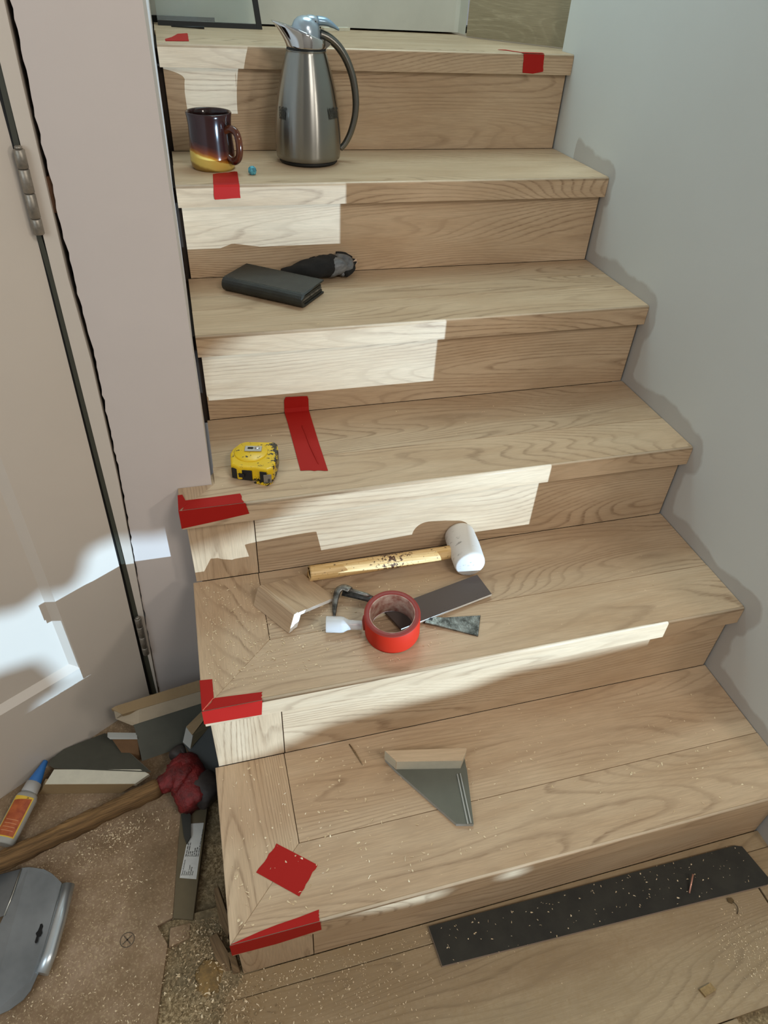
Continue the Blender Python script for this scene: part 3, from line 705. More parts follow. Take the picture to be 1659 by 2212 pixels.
# collar flaring into the spout (towards -x), rim dropping to the handle side (+x)
bm = bmesh.new(); seg = 48; levels = 7; rings = []
for L in range(levels+1):
    t = L/levels; ring = []
    for i in range(seg):
        a = 2*math.pi*i/seg; ca = math.cos(a)
        sp_ = max(0, -ca)**5
        top = .2350-.012*ca+.006*sp_
        r = .0390+.002*t*0+(.0010)*math.sin(t*math.pi)
        r += sp_*.030*t**1.5
        z = .2085+(top-.2085)*t
        ring.append(bm.verts.new((r*ca*(1), r*math.sin(a)*(1-.10*sp_*t), z)))
    rings.append(ring)
inner = [bm.verts.new((v.co.x*.93+(.001), v.co.y*.93, v.co.z-.001)) for v in rings[-1]]
inner2 = [bm.verts.new((.026*math.cos(2*math.pi*i/seg), .026*math.sin(2*math.pi*i/seg), .218)) for i in range(seg)]
rings += [inner, inner2]
for a, b in zip(rings, rings[1:]):
    for i in range(seg):
        f = bm.faces.new((a[i], a[(i+1) % seg], b[(i+1) % seg], b[i])); f.smooth = True
bm.faces.new(rings[-1]); bm.faces.new(rings[0][::-1])
from_bm('spout_collar', bm, CHROME, jug)
bm = bmesh.new()
add_lathe(bm, [(.0285, .222), (.0290, .236), (.0275, .246), (.023, .2545), (.016, .2600), (.008, .2625), (0, .263)], 40)
add_tube(bm, smooth_path([(-.004, 0, .251), (.010, 0, .2555), (.024, 0, .2530)], 4), [.014, .016, .0165, .017, .0165, .016, .015, .014, .0125], 16, flat=.55)
from_bm('lid', bm, LIDM, jug)
bm = bmesh.new(); add_tube(bm, smooth_path([(.0225, 0, .2545), (.040, 0, .2535), (.055, 0, .2475), (.068, 0, .2405)], 4), [.0135, .0133, .013, .0125, .012, .011, .010, .009, .0075, .006, .005, .004, .0025], 16, flat=.62)
from_bm('lid_lever', bm, plain('pale_blue_lever', S((150, 178, 200)), .25, .5), jug)
for z_ in (.2520, .2440):
    bm = bmesh.new(); add_tube(bm, [(-.010, -.0150, z_+.004), (.018, -.0160, z_+.002)], .0011, 8); from_bm('lid_slot', bm, DARKMARK, jug)
bm = bmesh.new()
hp = [(.028, 0, .2330), (.046, 0, .2270), (.066, 0, .2130), (.084, 0, .1900), (.098, 0, .1580), (.105, 0, .1200), (.104, 0, .0900), (.096, 0, .0600), (.084, 0, .0370), (.0715, 0, .0240)]
P = smooth_path(hp, 5); n = len(P)
add_tube(bm, P, [.0088-.0028*i/n for i in range(n)], 16, flat=1.2, up=(0, 1, 0))
add_slab(bm, [(.030, -.006, .236), (.046, -.006, .2285), (.052, -.006, .2180), (.0400, -.006, .2085), (.030, -.006, .2085)], (0, .012, 0))
from_bm('handle', bm, STEELDK, jug)
# two dark square patches of small marks on the body
for a0, a1, z0, z1 in ((-1.02, -.60, .0915, .1120), (-2.75, -2.48, .0880, .1110)):
    bm = bmesh.new(); random.seed(3)
    for r_ in range(5):
        for c_ in range(9):
            if random.random() < .12: continue
            aa = a0+(a1-a0)*c_/9; ab = aa+(a1-a0)/9*.82; za = z0+(z1-z0)*r_/5; zb = za+(z1-z0)/5*random.uniform(.7, 1.05)
            rr = .0700
            q = [(rr*math.cos(aa), rr*math.sin(aa), za), (rr*math.cos(ab), rr*math.sin(ab), za), (rr*.985*math.cos(ab), rr*.985*math.sin(ab), zb), (rr*.985*math.cos(aa), rr*.985*math.sin(aa), zb)]
            bm.faces.new([bm.verts.new(p) for p in q])
    from_bm('dark_marks', bm, DARKMARK, jug)
random.seed(11)

# ------------------------------------------------------------------ mug
mug = thing('mug', 'brown and yellow glazed stoneware mug on the upper step', 'mug', (-.8600, 1.2050, TZ[5]))
bm = bmesh.new()
add_lathe(bm, [(0, .002), (.036, .002), (.0425, .0), (.0450, .006), (.0462, .016), (.0455, .030), (.0435, .055), (.0430, .080), (.0445, .096), (.0455, .1015), (.0445, .1035), (.0420, .1020), (.0405, .094), (.0395, .060), (.0395, .012), (0, .010)], 56)
from_bm('cup', bm, MUG, mug)
bm = bmesh.new(); add_lathe(bm, [(.0412, .0985), (.0402, .094), (.0392, .060), (.0390, .0125), (0, .0105)], 48); from_bm('inner_glaze', bm, MUGIN, mug)
bm = bmesh.new(); add_tube(bm, smooth_path([(.040, 0, .074), (.055, 0, .079), (.069, 0, .073), (.0745, 0, .053), (.071, 0, .030), (.057, 0, .020), (.041, 0, .026)], 5), .0072, 14, flat=.95, up=(0, 1, 0))
h = from_bm('handle', bm, MUGH, mug, rot=(0, 0, -.80))
bm = bmesh.new(); bmesh.ops.create_icosphere(bm, subdivisions=3, radius=.0085)
for v in bm.verts: v.co *= 1+random.uniform(-.09, .09); v.co.z = max(v.co.z, -.0075)
tag(from_bm('putty_ball', bm, TURQ, loc=(-.7865, 1.142, TZ[5]+.0076), smooth=False), 'tiny turquoise blob between mug and steel jug', 'putty')

# ------------------------------------------------------------------ wallet and glove (step 4)
wal = thing('wallet', 'thick worn black leather wallet on the fourth step', 'wallet', (-.7755, .9880, TZ[4]), math.radians(-38))
hx, hy, hz = .0925, .0490, .0290
bm = bmesh.new(); pr = []      # cross-section in y,z: folded spine at -y side
for i in range(9):
    a = math.pi/2+math.pi*i/8; pr.append((-hy+.0145+.0145*math.cos(a), hz/2+hz/2*math.sin(a)))
top = [(hy, .0035)]; sec = pr+[(hy, 0.0), (hy, .0042), (-hy+.016, .0048), (-hy+.0060, hz/2), (-hy+.016, hz-.0048), (hy, hz-.0042), (hy, hz)]
L_ = [bm.verts.new((-hx, y, z)) for y, z in sec]; R_ = [bm.verts.new((hx, y, z)) for y, z in sec]; n = len(sec)
for i in range(n): bm.faces.new((L_[i], L_[(i+1) % n], R_[(i+1) % n], R_[i]))
bm.faces.new(L_[::-1]); bm.faces.new(R_)
from_bm('cover', bm, LEATHER, wal, bevel=.0014, seg=2)
for i, z in enumerate((.0050, .0098, .0146, .0194)):
    bm = bmesh.new(); add_box(bm, -hx+.003, hx-.003-.001*i, -hy+.010, hy-.003, z, z+.0042); from_bm('inner_leaf', bm, [LEATHER, LEATHERE][i % 2], wal, bevel=.0008)
for y in (-hy+.012, hy-.004):
    bm = bmesh.new()
    for i in range(56):
        x = -hx+.006+i*(2*hx-.012)/56; add_tube(bm, [(x, y, hz+.0002), (x+.0019, y, hz+.0002)], .0004, 4)
    o = from_bm('stitching', bm, LEATHERE, wal); o['kind'] = 'stuff'
glv = thing('work_glove', 'crumpled black knit work glove with grey rubber fingers behind the wallet', 'glove', (-.680, 1.080, TZ[4]))
g0 = Vector((-.680, 1.080, TZ[4]))
def rel(pts): return [Vector(p)-g0 for p in pts]
def cloth(name, pts, rad, flat, mat, amp=.0018):
    bm = bmesh.new(); P = smooth_path(rel(pts), 6); n = len(P)
    def ip(v): return [v[min(int(i/(n-1)*(len(v)-1)), len(v)-2)]*(1-((i/(n-1)*(len(v)-1))-min(int(i/(n-1)*(len(v)-1)), len(v)-2)))+v[min(int(i/(n-1)*(len(v)-1)), len(v)-2)+1]*((i/(n-1)*(len(v)-1))-min(int(i/(n-1)*(len(v)-1)), len(v)-2)) for i in range(n)]
    add_tube(bm, P, ip(rad), 22, flat=ip(flat))
    for v in bm.verts:
        v.co += Vector((math.sin(v.co.x*190+v.co.y*90), math.cos(v.co.y*170+v.co.z*120), math.sin(v.co.x*130+v.co.y*150)))*amp
        v.co.z = max(v.co.z, .0006)
    o = from_bm(name, bm, mat, glv, smooth=True); return o
z4 = TZ[4]
cloth('cuff', [(-.776, 1.112, z4+.030), (-.757, 1.128, z4+.037), (-.722, 1.135, z4+.040), (-.680, 1.116, z4+.031), (-.640, 1.090, z4+.020)], [.026, .033, .036, .031, .018], [.6, .7, .75, .65, .5], KNIT)
cloth('palm', [(-.745, 1.064, z4+.012), (-.705, 1.052, z4+.020), (-.668, 1.052, z4+.024), (-.630, 1.068, z4+.024)], [.012, .028, .034, .030], [.5, .6, .6, .7], KNIT)
cloth('rubber_palm', [(-.652, 1.040, z4+.014), (-.634, 1.050, z4+.022), (-.612, 1.066, z4+.024), (-.598, 1.080, z4+.022)], [.012, .025, .026, .010], [.6, .75, .8, .7], GCOAT, .0026)
cloth('finger', [(-.622, 1.040, z4+.007), (-.612, 1.050, z4+.013), (-.600, 1.062, z4+.015)], [.006, .009, .008], [.8, .8, .8], GCOAT)
cloth('finger', [(-.622, 1.084, z4+.038), (-.604, 1.086, z4+.036), (-.590, 1.084, z4+.026)], [.006, .010, .009], [.8, .8, .8], KNIT)
cloth('finger', [(-.612, 1.036, z4+.010), (-.598, 1.056, z4+.018), (-.586, 1.082, z4+.024)], [.008, .011, .009], [.8, .8, .8], KNIT)
slab('care_tag', rel([(-.590, 1.068, z4+.026), (-.580, 1.072, z4+.032), (-.576, 1.078, z4+.020), (-.586, 1.074, z4+.014)]), (0, .0008, .0003), TAGM, glv)

# ------------------------------------------------------------------ tape measure (step 3)
tmz = .031
tmp = [(-.911, .616), (-.909, .650), (-.903, .664), (-.888, .680), (-.876, .683), (-.824, .671), (-.8215, .664), (-.823, .640), (-.832, .606), (-.8395, .590), (-.851, .586), (-.872, .597), (-.884, .600), (-.900, .606)]
tmc = Vector((-.866, .635, TZ[3]))
tm = thing('tape_measure', 'chipped yellow tape measure lying on the third step', 'tape measure', tuple(tmc))
bm = bmesh.new(); add_slab(bm, [(x-tmc.x, y-tmc.y, tmz) for x, y in tmp], (0, 0, -tmz)); from_bm('case', bm, YEL, tm, bevel=.0045, seg=3, angle=.9)
bm = bmesh.new(); add_lathe(bm, [(.0300, tmz-.001), (.0300, tmz+.0012), (.0285, tmz+.0022), (0, tmz+.0022)], 40, 0, (-.006, .010, 0)); from_bm('face_disc', bm, YEL, tm)
bm = bmesh.new(); R3 = Matrix.Rotation(-.22, 4, 'Z')
add_box(bm, -.0155, .0155, -.008, .008, tmz+.0024, tmz+.0052)
bm.transform(Matrix.Translation((-.001, .015, 0)) @ R3); from_bm('belt_clip', bm, plain('steel_clip', S((188, 184, 176)), .35, .7), tm, bevel=.0012)
bm = bmesh.new(); add_slab(bm, [(-.010, -.0028, tmz+.0054), (-.001, -.0030, tmz+.0054), (.001, 0, tmz+.0054), (-.001, .0030, tmz+.0054), (-.010, .0028, tmz+.0054)], (0, 0, -.0006)); bm.transform(Matrix.Translation((-.001, .015, 0)) @ R3); from_bm('clip_slot', bm, BLACK, tm)
bm = bmesh.new(); add_lathe(bm, [(.0045, tmz+.0050), (.0045, tmz+.0062), (.003, tmz+.0070), (0, tmz+.0070)], 18, 0, (.006, .0135, 0)); from_bm('screw', bm, CHROME, tm)
# rubber side grip and tape mouth with hook on the room side
def tms(name, a, b, z0, z1, out, mat, bev=.0008):
    a = Vector((a[0]-tmc.x, a[1]-tmc.y)); b = Vector((b[0]-tmc.x, b[1]-tmc.y)); d = (b-a).normalized(); n = Vector((d.y, -d.x))*out
    return slab(name, [(a.x, a.y, z0), (b.x, b.y, z0), (b.x, b.y, z1), (a.x, a.y, z1)], (n.x, n.y, 0), mat, tm, bevel=bev)
tms('rubber_grip', (-.9100, .6145), (-.876, .5975), .003, .0245, .0024, RUBBER)
tms('rubber_grip', (-.8985, .6052), (-.889, .6015), .010, .017, .0036, RUBBER)
tms('tape_mouth', (-.8635, .5905), (-.8520, .5855), .003, .026, .0012, RUBBER)
tms('end_hook', (-.8580, .5860), (-.8440, .5852), .001, .021, .0016, plain('worn_steel_hook', S((150, 144, 134)), .4, .6))
slab('foot_lip', [(-.875-tmc.x, .592-tmc.y, .004), (-.853-tmc.x, .579-tmc.y, .004), (-.842-tmc.x, .586-tmc.y, .004), (-.852-tmc.x, .594-tmc.y, .004)], (0, 0, -.004), YEL, tm, bevel=.0008)
def text(name, s, size, mat, parent, M, ext=.0001, align='LEFT'):
    cu = bpy.data.curves.new(name, 'FONT'); cu.body = s; cu.size = size; cu.extrude = ext; cu.align_x = align
    o = bpy.data.objects.new(name, cu); C.objects.link(o); cu.materials.append(mat)
    bpy.context.view_layer.update(); me = bpy.data.meshes.new_from_object(o, depsgraph=bpy.context.evaluated_depsgraph_get()); bpy.data.objects.remove(o)
    o = bpy.data.objects.new(name, me); C.objects.link(o); o.parent = parent; o.matrix_local = M; return o
text('hook_number', '8', .009, INK, tm, Matrix.Translation((-.8510-tmc.x, .5834-tmc.y, .006)) @ Matrix.Rotation(math.pi/2, 4, 'X'))

# ------------------------------------------------------------------ mallet (step 2)
mal = thing('mallet', 'white rubber mallet with pale wooden handle on the second step', 'mallet', (-.488, .506, TZ[2]), math.radians(180-2.2))
# local x points from the head along the handle
bm = bmesh.new()
P = [(-.004, 0, .0300), (.02, 0, .0285), (.06, 0, .0250), (.20, 0, .0190), (.26, 0, .0168), (.300, 0, .0160), (.3045, 0, .0160)]
add_tube(bm, smooth_path(P, 3), [.0135, .0135, .0135, .0135, .0135, .0135, .014, .0142, .0144, .0148, .0150, .0152, .0154, .0156, .0157, .0157, .0157, .0152, .0140], 22, flat=.92)
from_bm('handle', bm, HANDLE, mal)
bm = bmesh.new(); hr = .0300
add_lathe(bm, [(0, -.047), (.0265, -.047), (.0290, -.0445), (hr, -.040), (.0312, 0), (hr, .040), (.0285, .0450), (.025, .047), (0, .047)], 44)
bm.transform(Matrix.Translation((-.002, 0, .0312)) @ Matrix.Rotation(-.07, 4, 'Z') @ Matrix.Rotation(math.pi/2, 4, 'X'))
from_bm('head', bm, MALLETW, mal)

# ------------------------------------------------------------------ red tape roll (step 2)
roll = thing('tape_roll', 'roll of red tape standing flat among tools on second step', 'tape', (-.6735, .3575, TZ[2]+.0077), 0)
roll.rotation_euler = Matrix.Rotation(.150, 3, Vector((.8, -.6, 0))).to_euler()
bm = bmesh.new(); add_lathe(bm, [(.0405, .0), (.0480, .0), (.0484, .0006), (.0484, .0494), (.0480, .05)], 72); from_bm('tape_layers', bm, tapem('bright_red_tape', S((184, 42, 22))), roll)
bm = bmesh.new(); add_lathe(bm, [(.0395, .0500), (.0400, .0503), (.0478, .0503), (.0482, .0498)], 72); from_bm('tape_edge', bm, RIMRED, roll)
bm = bmesh.new(); add_lathe(bm, [(.0405, .0003), (.0385, .0003), (.0380, .0010), (.0380, .0495), (.0385, .0500), (.0405, .0500)], 72); from_bm('core', bm, ROLLIN, roll)
bm = bmesh.new(); add_tube(bm, [(-.047, .008, .049), (-.0485, .007, .036), (-.0487, .004, .012)], [.0030, .0034, .0024], 8, flat=.35); from_bm('loose_end', bm, RIMRED, roll)

# ------------------------------------------------------------------ offcuts, pry bar, nozzle cap (step 2)
def Vv(p): return Vector(p)
def offcut(name, label, cat='wood offcut'):
    return thing(name, label, cat, group='loose board offcuts')
def kid(o, parent, org):
    o.parent = parent; o.data.transform(Matrix.Translation(-Vector(org))); return o
def settle(root, org):
    root.location = org
    for ch in root.children: ch.location = Vector(ch.location)-Vector(org)
    return root
# beige nosing offcut, face up
oc = offcut('nosing_offcut', 'beige oak nosing offcut lying face up, left of the pry bar')
A, B, Cc, D = (-.891, .482, .4215), (-.8385, .402, .4215), (-.7560, .4545, .3905), (-.8030, .5260, .3905)
bm = bmesh.new(); add_slab(bm, [A, B, Cc, D], (0, 0, -.0075), 0, [0, 1, 1, 0], 1)
o = from_bm('top_face', bm, [OAK, WHITEV], oc); localise(o, -1.0)
A2, B2 = Vector(A)+Vector((-.0008, -.0006, -.0004)), Vector(B)+Vector((-.0008, -.0006, -.0004))
bm = bmesh.new(); dn = Vector((-.012, -.008, -.0375)); bx = Vector((.018, .012, 0))
add_slab(bm, [A2, B2, B2+dn, A2+dn], bx*.45, 0, [0, 1, 1, 0], 1)
o = from_bm('front_face', bm, [OAK, WHITEV], oc, bevel=.0008); localise(o, -1.0)
bm = bmesh.new(); add_slab(bm, [Vector(B)+Vector((.004, .006, -.009)), Vector(B)+Vector((.014, .012, -.010)), Vector(B)+Vector((.004, .003, -.037)), Vector(B)+Vector((-.006, -.003, -.037))], Vector((-.050, .075, 0)), 0); from_bm('core_block', bm, WHITEV, oc)
settle(oc, (-.846, .44, TZ[2]))
# dark-backed plank offcut resting on the pry bar
pk = offcut('plank_offcut', 'plank offcut with dark speckled back up, right of the tape roll')
q = [(-.678, .4030, .3935), (-.6580, .3540, .3920), (-.4680, .3985, .3920), (-.4770, .4520, .3930)]
bm = bmesh.new(); add_slab(bm, q, (0, 0, -.0046), 0, [0, 1, 1, 0], 1); o = from_bm('board', bm, [BROWNB, WHITEV], pk); localise(o, .2)
settle(pk, (-.565, .40, TZ[2]))
# pry bar
pb = thing('pry_bar', 'small worn black pry bar lying under tape roll and plank offcut', 'pry bar', (-.63, .39, TZ[2]))
po = Vector((-.63, .39, TZ[2]))
def pr_(p): return Vector(p)-po
zb = TZ[2]+.0045
bm = bmesh.new(); add_tube(bm, [pr_(p) for p in ((-.742, .4560, zb+.012), (-.700, .4370, zb+.008), (-.660, .4100, zb+.001), (-.620, .3780, zb), (-.596, .3650, zb))], [.0085, .0095, .0080, .0075, .0100], 4, flat=.45)
from_bm('shank', bm, IROND, pb)
bm = bmesh.new(); add_tube(bm, [pr_(p) for p in ((-.730, .4560, zb+.0155), (-.700, .4395, zb+.012), (-.692, .435, zb+.009))], [.0045, .0045, .003], 6); from_bm('rib', bm, IRON, pb)
bm = bmesh.new(); add_slab(bm, [pr_(p) for p in ((-.604, .3740, zb+.003), (-.575, .3650, zb+.0025), (-.5050, .3590, zb-.002), (-.5270, .3140, zb-.002), (-.596, .3520, zb+.0025), (-.612, .3600, zb+.003))], (0, 0, -.0028)); from_bm('blade', bm, IRON, pb, bevel=.0006)
bm = bmesh.new()
cp = smooth_path([(-.728, .4530, zb+.018), (-.738, .4620, zb+.018), (-.749, .4590, zb+.016), (-.757, .4440, zb+.011), (-.763, .4260, zb+.004), (-.766, .4120, zb-.001)], 4)
add_tube(bm, [pr_(p) for p in cp], [.0075, .0080, .0082, .0082, .0080, .0078, .0075, .0072, .0070, .0067, .0063, .006, .0056, .0053, .005, .0046, .0042, .0038, .003, .0022, .0015], 8, flat=.45); from_bm('claw', bm, IRON, pb)
# translucent nozzle cap
nc = thing('nozzle_cap', 'small milky clear plastic nozzle cap left of the tape roll', 'cap', (-.757, .381, TZ[2]), math.atan2(-.016, .052)+.05)
bm = bmesh.new(); add_lathe(bm, [(.0, -.030), (.0140, -.030), (.0144, -.0285), (.0146, -.004), (.0136, .001), (.0096, .008), (.0088, .012), (.0080, .032), (.0072, .0335), (0, .0335)], 32)
bm.transform(Matrix.Translation((0, 0, .0147)) @ Matrix.Rotation(math.pi/2, 4, 'Y')); from_bm('cap_shell', bm, CLEAR, nc)
bm = bmesh.new(); add_tube(bm, [(.012, 0, .015), (.030, 0, .015)], .0014, 8); from_bm('spring_wire', bm, COPPER, nc)

# ------------------------------------------------------------------ triangular nosing offcut (step 1)
tr_ = offcut('nosing_offcut', 'tapered nosing offcut lying grey backing up on the bottom tread')
z1_ = TZ[1]
plate = [(-.712, .226), (-.699, .201), (-.627, .0855), (-.599, .0780), (-.576, .172), (-.572, .198)]
bm = bmesh.new(); add_slab(bm, [(x, y, z1_+.0075) for x, y in plate], (0, 0, -.0072), 0, 1, 1); o = from_bm('backing', bm, [GREYF, GREYE], tr_); localise(o)
bm = bmesh.new()
add_slab(bm, [(-.7155, .2235, z1_+.041), (-.7010, .1985, z1_+.041), (-.5880, .1735, z1_+.041), (-.5730, .1925, z1_+.041), (-.574, .1960, z1_+.041)], (.002, .004, -.0335), 0, 1, 1)
o = from_bm('lip_block', bm, [OAK, CREAM], tr_, bevel=.0006); localise(o, -.15)
for dx in (0.0, .0055):
    bm = bmesh.new(); add_slab(bm, [(-.5915-dx, .168, z1_+.010), (-.5895-dx, .168, z1_+.010), (-.6020-dx, .080, z1_+.010), (-.6045-dx, .080, z1_+.010)], (0, 0, -.003)); from_bm('groove_ridge', bm, GREYE, tr_)
settle(tr_, (-.64, .155, z1_))
bm = bmesh.new(); add_tube(bm, [(0, 0, .0014), (.006, -.018, .0016), (.014, -.046, .0014)], [.0008, .0016, .0006], 6)
tag(from_bm('wood_splinter', bm, SPLINT, loc=(-.767, .274, TZ[1])), 'thin brown wood splinter left of the tapered offcut, bottom tread', 'splinter')

# ------------------------------------------------------------------ black strip on the floor, staple, chips
zf = .0133
bs = thing('plank_strip', 'long plank strip with black backing up on floor before the stairs', 'plank', (-.37, -.035, zf))
q = [(-.685, .0045), (-.0690, -.0045), (-.0560, -.0095), (-.0440, -.076), (-.0550, -.081), (-.681, -.0575)]
bm = bmesh.new(); add_slab(bm, [(x+.37, y+.035, .0070) for x, y in q], (0, 0, -.0068), 0, 1, 1); from_bm('board', bm, [BLACKB, plain('mauve_grey_edge', S((150, 132, 118)), .7)], bs)
bm = bmesh.new(); add_tube(bm, [(.170-.0, -.024+.0, .0085), (.190, .000, .020)], .0016, 8); tag(from_bm('staple', bm, COPPER, loc=(-.378, -.035, zf)), 'copper-coloured staple sticking up from the black plank strip', 'staple')
bm = bmesh.new(); add_slab(bm, [(-.014, .002, .005), (.010, .005, .005), (.013, -.006, .005), (-.010, -.010, .005)], (0, 0, -.005)); tag(from_bm('wood_chip', bm, plain('osb_chip', S((156, 128, 84)), .8, var=.3, scale=200), loc=(-.264, -.194, .0123)), 'square tan wood chip on the floor, lower right', 'wood chip')
lf = thing('dry_leaf', 'tiny dry brown leaf with curled stem below the black strip', 'leaf', (-.138, -.092, .0125))
slab('leaf_blade', [(-.004, .010, .003), (.004, .009, .005), (.006, .003, .004), (.000, .000, .002), (-.005, .004, .003)], (0, 0, -.0006), plain('dry_leaf_brown', S((92, 72, 40)), .8), lf)
bm = bmesh.new(); add_tube(bm, smooth_path([(.003, .003, .003), (.005, -.005, .004), (.003, -.012, .003), (-.002, -.017, .002)], 3), .0007, 5); from_bm('stem', bm, plain('dark_stem', S((54, 42, 26)), .8), lf)

# split wood slivers under the lower left corner
for i, (pts, lab) in enumerate((([(-1.036, .150, .030), (-1.028, .152, .034), (-1.012, .085, .034), (-1.020, .070, .020), (-1.032, .100, .020)], 'weathered grey wood sliver standing behind the lower left stair corner'),
        ([(-1.050, .078, .022), (-1.036, .080, .028), (-1.020, .045, .030), (-1.019, .022, .016), (-1.027, .022, .015), (-1.042, .045, .018)], 'curved weathered wood sliver left of the lower stair corner'),
        ([(-1.020, .040, .045), (-1.009, .040, .045), (-1.005, .016, .018), (-1.016, .016, .018)], 'small dark wood block tucked under the lower left stair corner'))):
    bm = bmesh.new(); add_slab(bm, pts, (.002, 0, -.012)); o = from_bm('wood_sliver', bm, SPLINT, bevel=.0012); localise(o, -1.3); tag(o, lab, 'wood scrap', 'wood slivers by the stair corner')

# ------------------------------------------------------------------ heap by the door
# A: offcut leaning on the door, cream side up
a = offcut('nosing_offcut', 'nosing offcut nearest the glue bottle, cream edge forward, leaning on door')
f0, f1_, f2_, f3_ = (-1.3334, 0.4125, 0.0450), (-1.1672, 0.3736, 0.0450), (-1.1567, 0.3978, 0.0520), (-1.3174, 0.4361, 0.0520)
tip = (-1.1409, 0.3864, 0.0480)
bm = bmesh.new()
add_slab(bm, [f0, f1_, tip, f2_, f3_], (0, .002, -.010), 0)
o = from_bm('cream_edge', bm, CREAM, a)
w0, w1, w2, w3 = (-1.3336, 0.4121, 0.0440), (-1.1674, 0.3733, 0.0440), (-1.1989, 0.3791, 0.0135), (-1.3523, 0.4141, 0.0135)
bm = bmesh.new(); add_slab(bm, [w0, w1, w2, w3], (0, .012, 0)); o = from_bm('wood_face', bm, OAKF, a); localise(o, -.15)
pts = [(-1.3169, 0.4368, 0.0540), (-1.3297, 0.4495, 0.0513), (-1.3272, 0.4640, 0.0466), (-1.3075, 0.4881, 0.0371), (-1.2750, 0.5024, 0.0295), (-1.2343, 0.5185, 0.0206), (-1.2227, 0.5104, 0.0220), (-1.1368, 0.3870, 0.0520)]
bm = bmesh.new(); add_slab(bm, pts, (0, .004, -.006), 0, 1, 1); from_bm('backing', bm, [GREYF2, GREYE], a)
settle(a, base(pts))
# D: small piece behind A
d_ = offcut('wood_offcut', 'brown-faced offcut half hidden behind the two leaning offcuts')
q = [(-1.2089, 0.4664, 0.0750), (-1.1584, 0.4534, 0.0750), (-1.1625, 0.4409, 0.0200), (-1.1905, 0.4476, 0.0200)]
bm = bmesh.new(); add_slab(bm, q, (0, .012, 0)); o = from_bm('board', bm, plain('brown_board_face', S((120, 88, 58)), .8, var=.2), d_)
q2 = [(-1.2153, 0.4681, 0.0780), (-1.1588, 0.4537, 0.0780), (-1.1584, 0.4513, 0.0750), (-1.2105, 0.4636, 0.0750)]
bm = bmesh.new(); add_slab(bm, q2, (0, .010, .001)); from_bm('pale_edge', bm, GREYE, d_)
settle(d_, base(q))
# B: long nosing offcut leaning, grey plate hanging down
b_ = offcut('nosing_offcut', 'longest nosing offcut, wood edge up, below the door jamb')
tp = [(-1.2013, 0.5026, 0.1200), (-1.1923, 0.5058, 0.1220), (-1.1029, 0.5202, 0.1220), (-1.0093, 0.5353, 0.1220), (-1.0096, 0.5098, 0.1180), (-1.1486, 0.4907, 0.1180), (-1.1802, 0.4859, 0.1180)]
bm = bmesh.new(); add_slab(bm, tp, (0, .002, -.010)); o = from_bm('wood_edge', bm, OAKF, b_); localise(o, .15)
cr = [(-1.1964, 0.4996, 0.1180), (-1.1822, 0.4871, 0.1170), (-1.1488, 0.4903, 0.1170), (-1.0097, 0.5105, 0.1170), (-1.0131, 0.4959, 0.0950), (-1.1525, 0.4744, 0.0950), (-1.1657, 0.4721, 0.0950), (-1.1965, 0.4925, 0.0980)]
bm = bmesh.new(); add_slab(bm, cr, (0, .010, -.003)); o = from_bm('cream_edge', bm, plain('dusty_cream_edge', S((172, 156, 132)), .8, var=.1), b_)
gp_ = [(-1.1633, 0.4733, 0.0940), (-1.1611, 0.4655, 0.0855), (-1.1554, 0.4230, 0.0400), (-1.0860, 0.4345, 0.0407), (-1.0719, 0.4431, 0.0475), (-1.0159, 0.4664, 0.0627), (-1.0132, 0.4966, 0.0940)]
bm = bmesh.new(); add_slab(bm, gp_, (0, .004, -.005), 0, 1, 1); from_bm('backing', bm, [GREYF2, GREYE], b_)
settle(b_, base(gp_))
# C: offcut wedged against the stair side
c_ = offcut('nosing_offcut', 'dark-backed nosing offcut wedged under second tread tape corner')
p1 = [(-1.0725, 0.4247, 0.0750), (-1.0181, 0.3316, 0.0300), (-1.0072, 0.3263, 0.0278), (-0.9941, 0.4115, 0.0716), (-1.0265, 0.4604, 0.0950), (-1.0619, 0.4476, 0.0871)]
bm = bmesh.new(); add_slab(bm, p1, (.002, .006, -.004), 0, 1, 1); from_bm('backing', bm, [plain('blue_black_foam_backing', S((66, 70, 70)), .7, var=.15, scale=20), GREYE], c_)
p2 = [(-1.0613, 0.4410, 0.1000), (-1.0242, 0.4659, 0.1120), (-1.0144, 0.4596, 0.1050), (-1.0513, 0.4234, 0.0940)]
bm = bmesh.new(); add_slab(bm, p2, (0, .004, -.010)); o = from_bm('wood_edge', bm, OAKF, c_); localise(o, .8)
p3 = [(-1.0614, 0.4400, 0.1000), (-1.0505, 0.4228, 0.0930), (-1.0584, 0.4075, 0.0720), (-1.0713, 0.4225, 0.0780)]
bm = bmesh.new(); add_slab(bm, p3, (.004, .004, -.002)); from_bm('pale_end', bm, GREYE, c_)
p4 = [(-1.0505, 0.4238, 0.0930), (-1.0120, 0.4625, 0.1000), (-1.0151, 0.4423, 0.0850), (-1.0583, 0.4078, 0.0730)]
bm = bmesh.new(); add_slab(bm, p4, (.002, .006, -.002)); from_bm('inner_edge', bm, plain('olive_board_edge', S((104, 94, 70)), .8), c_)
settle(c_, base(p1))

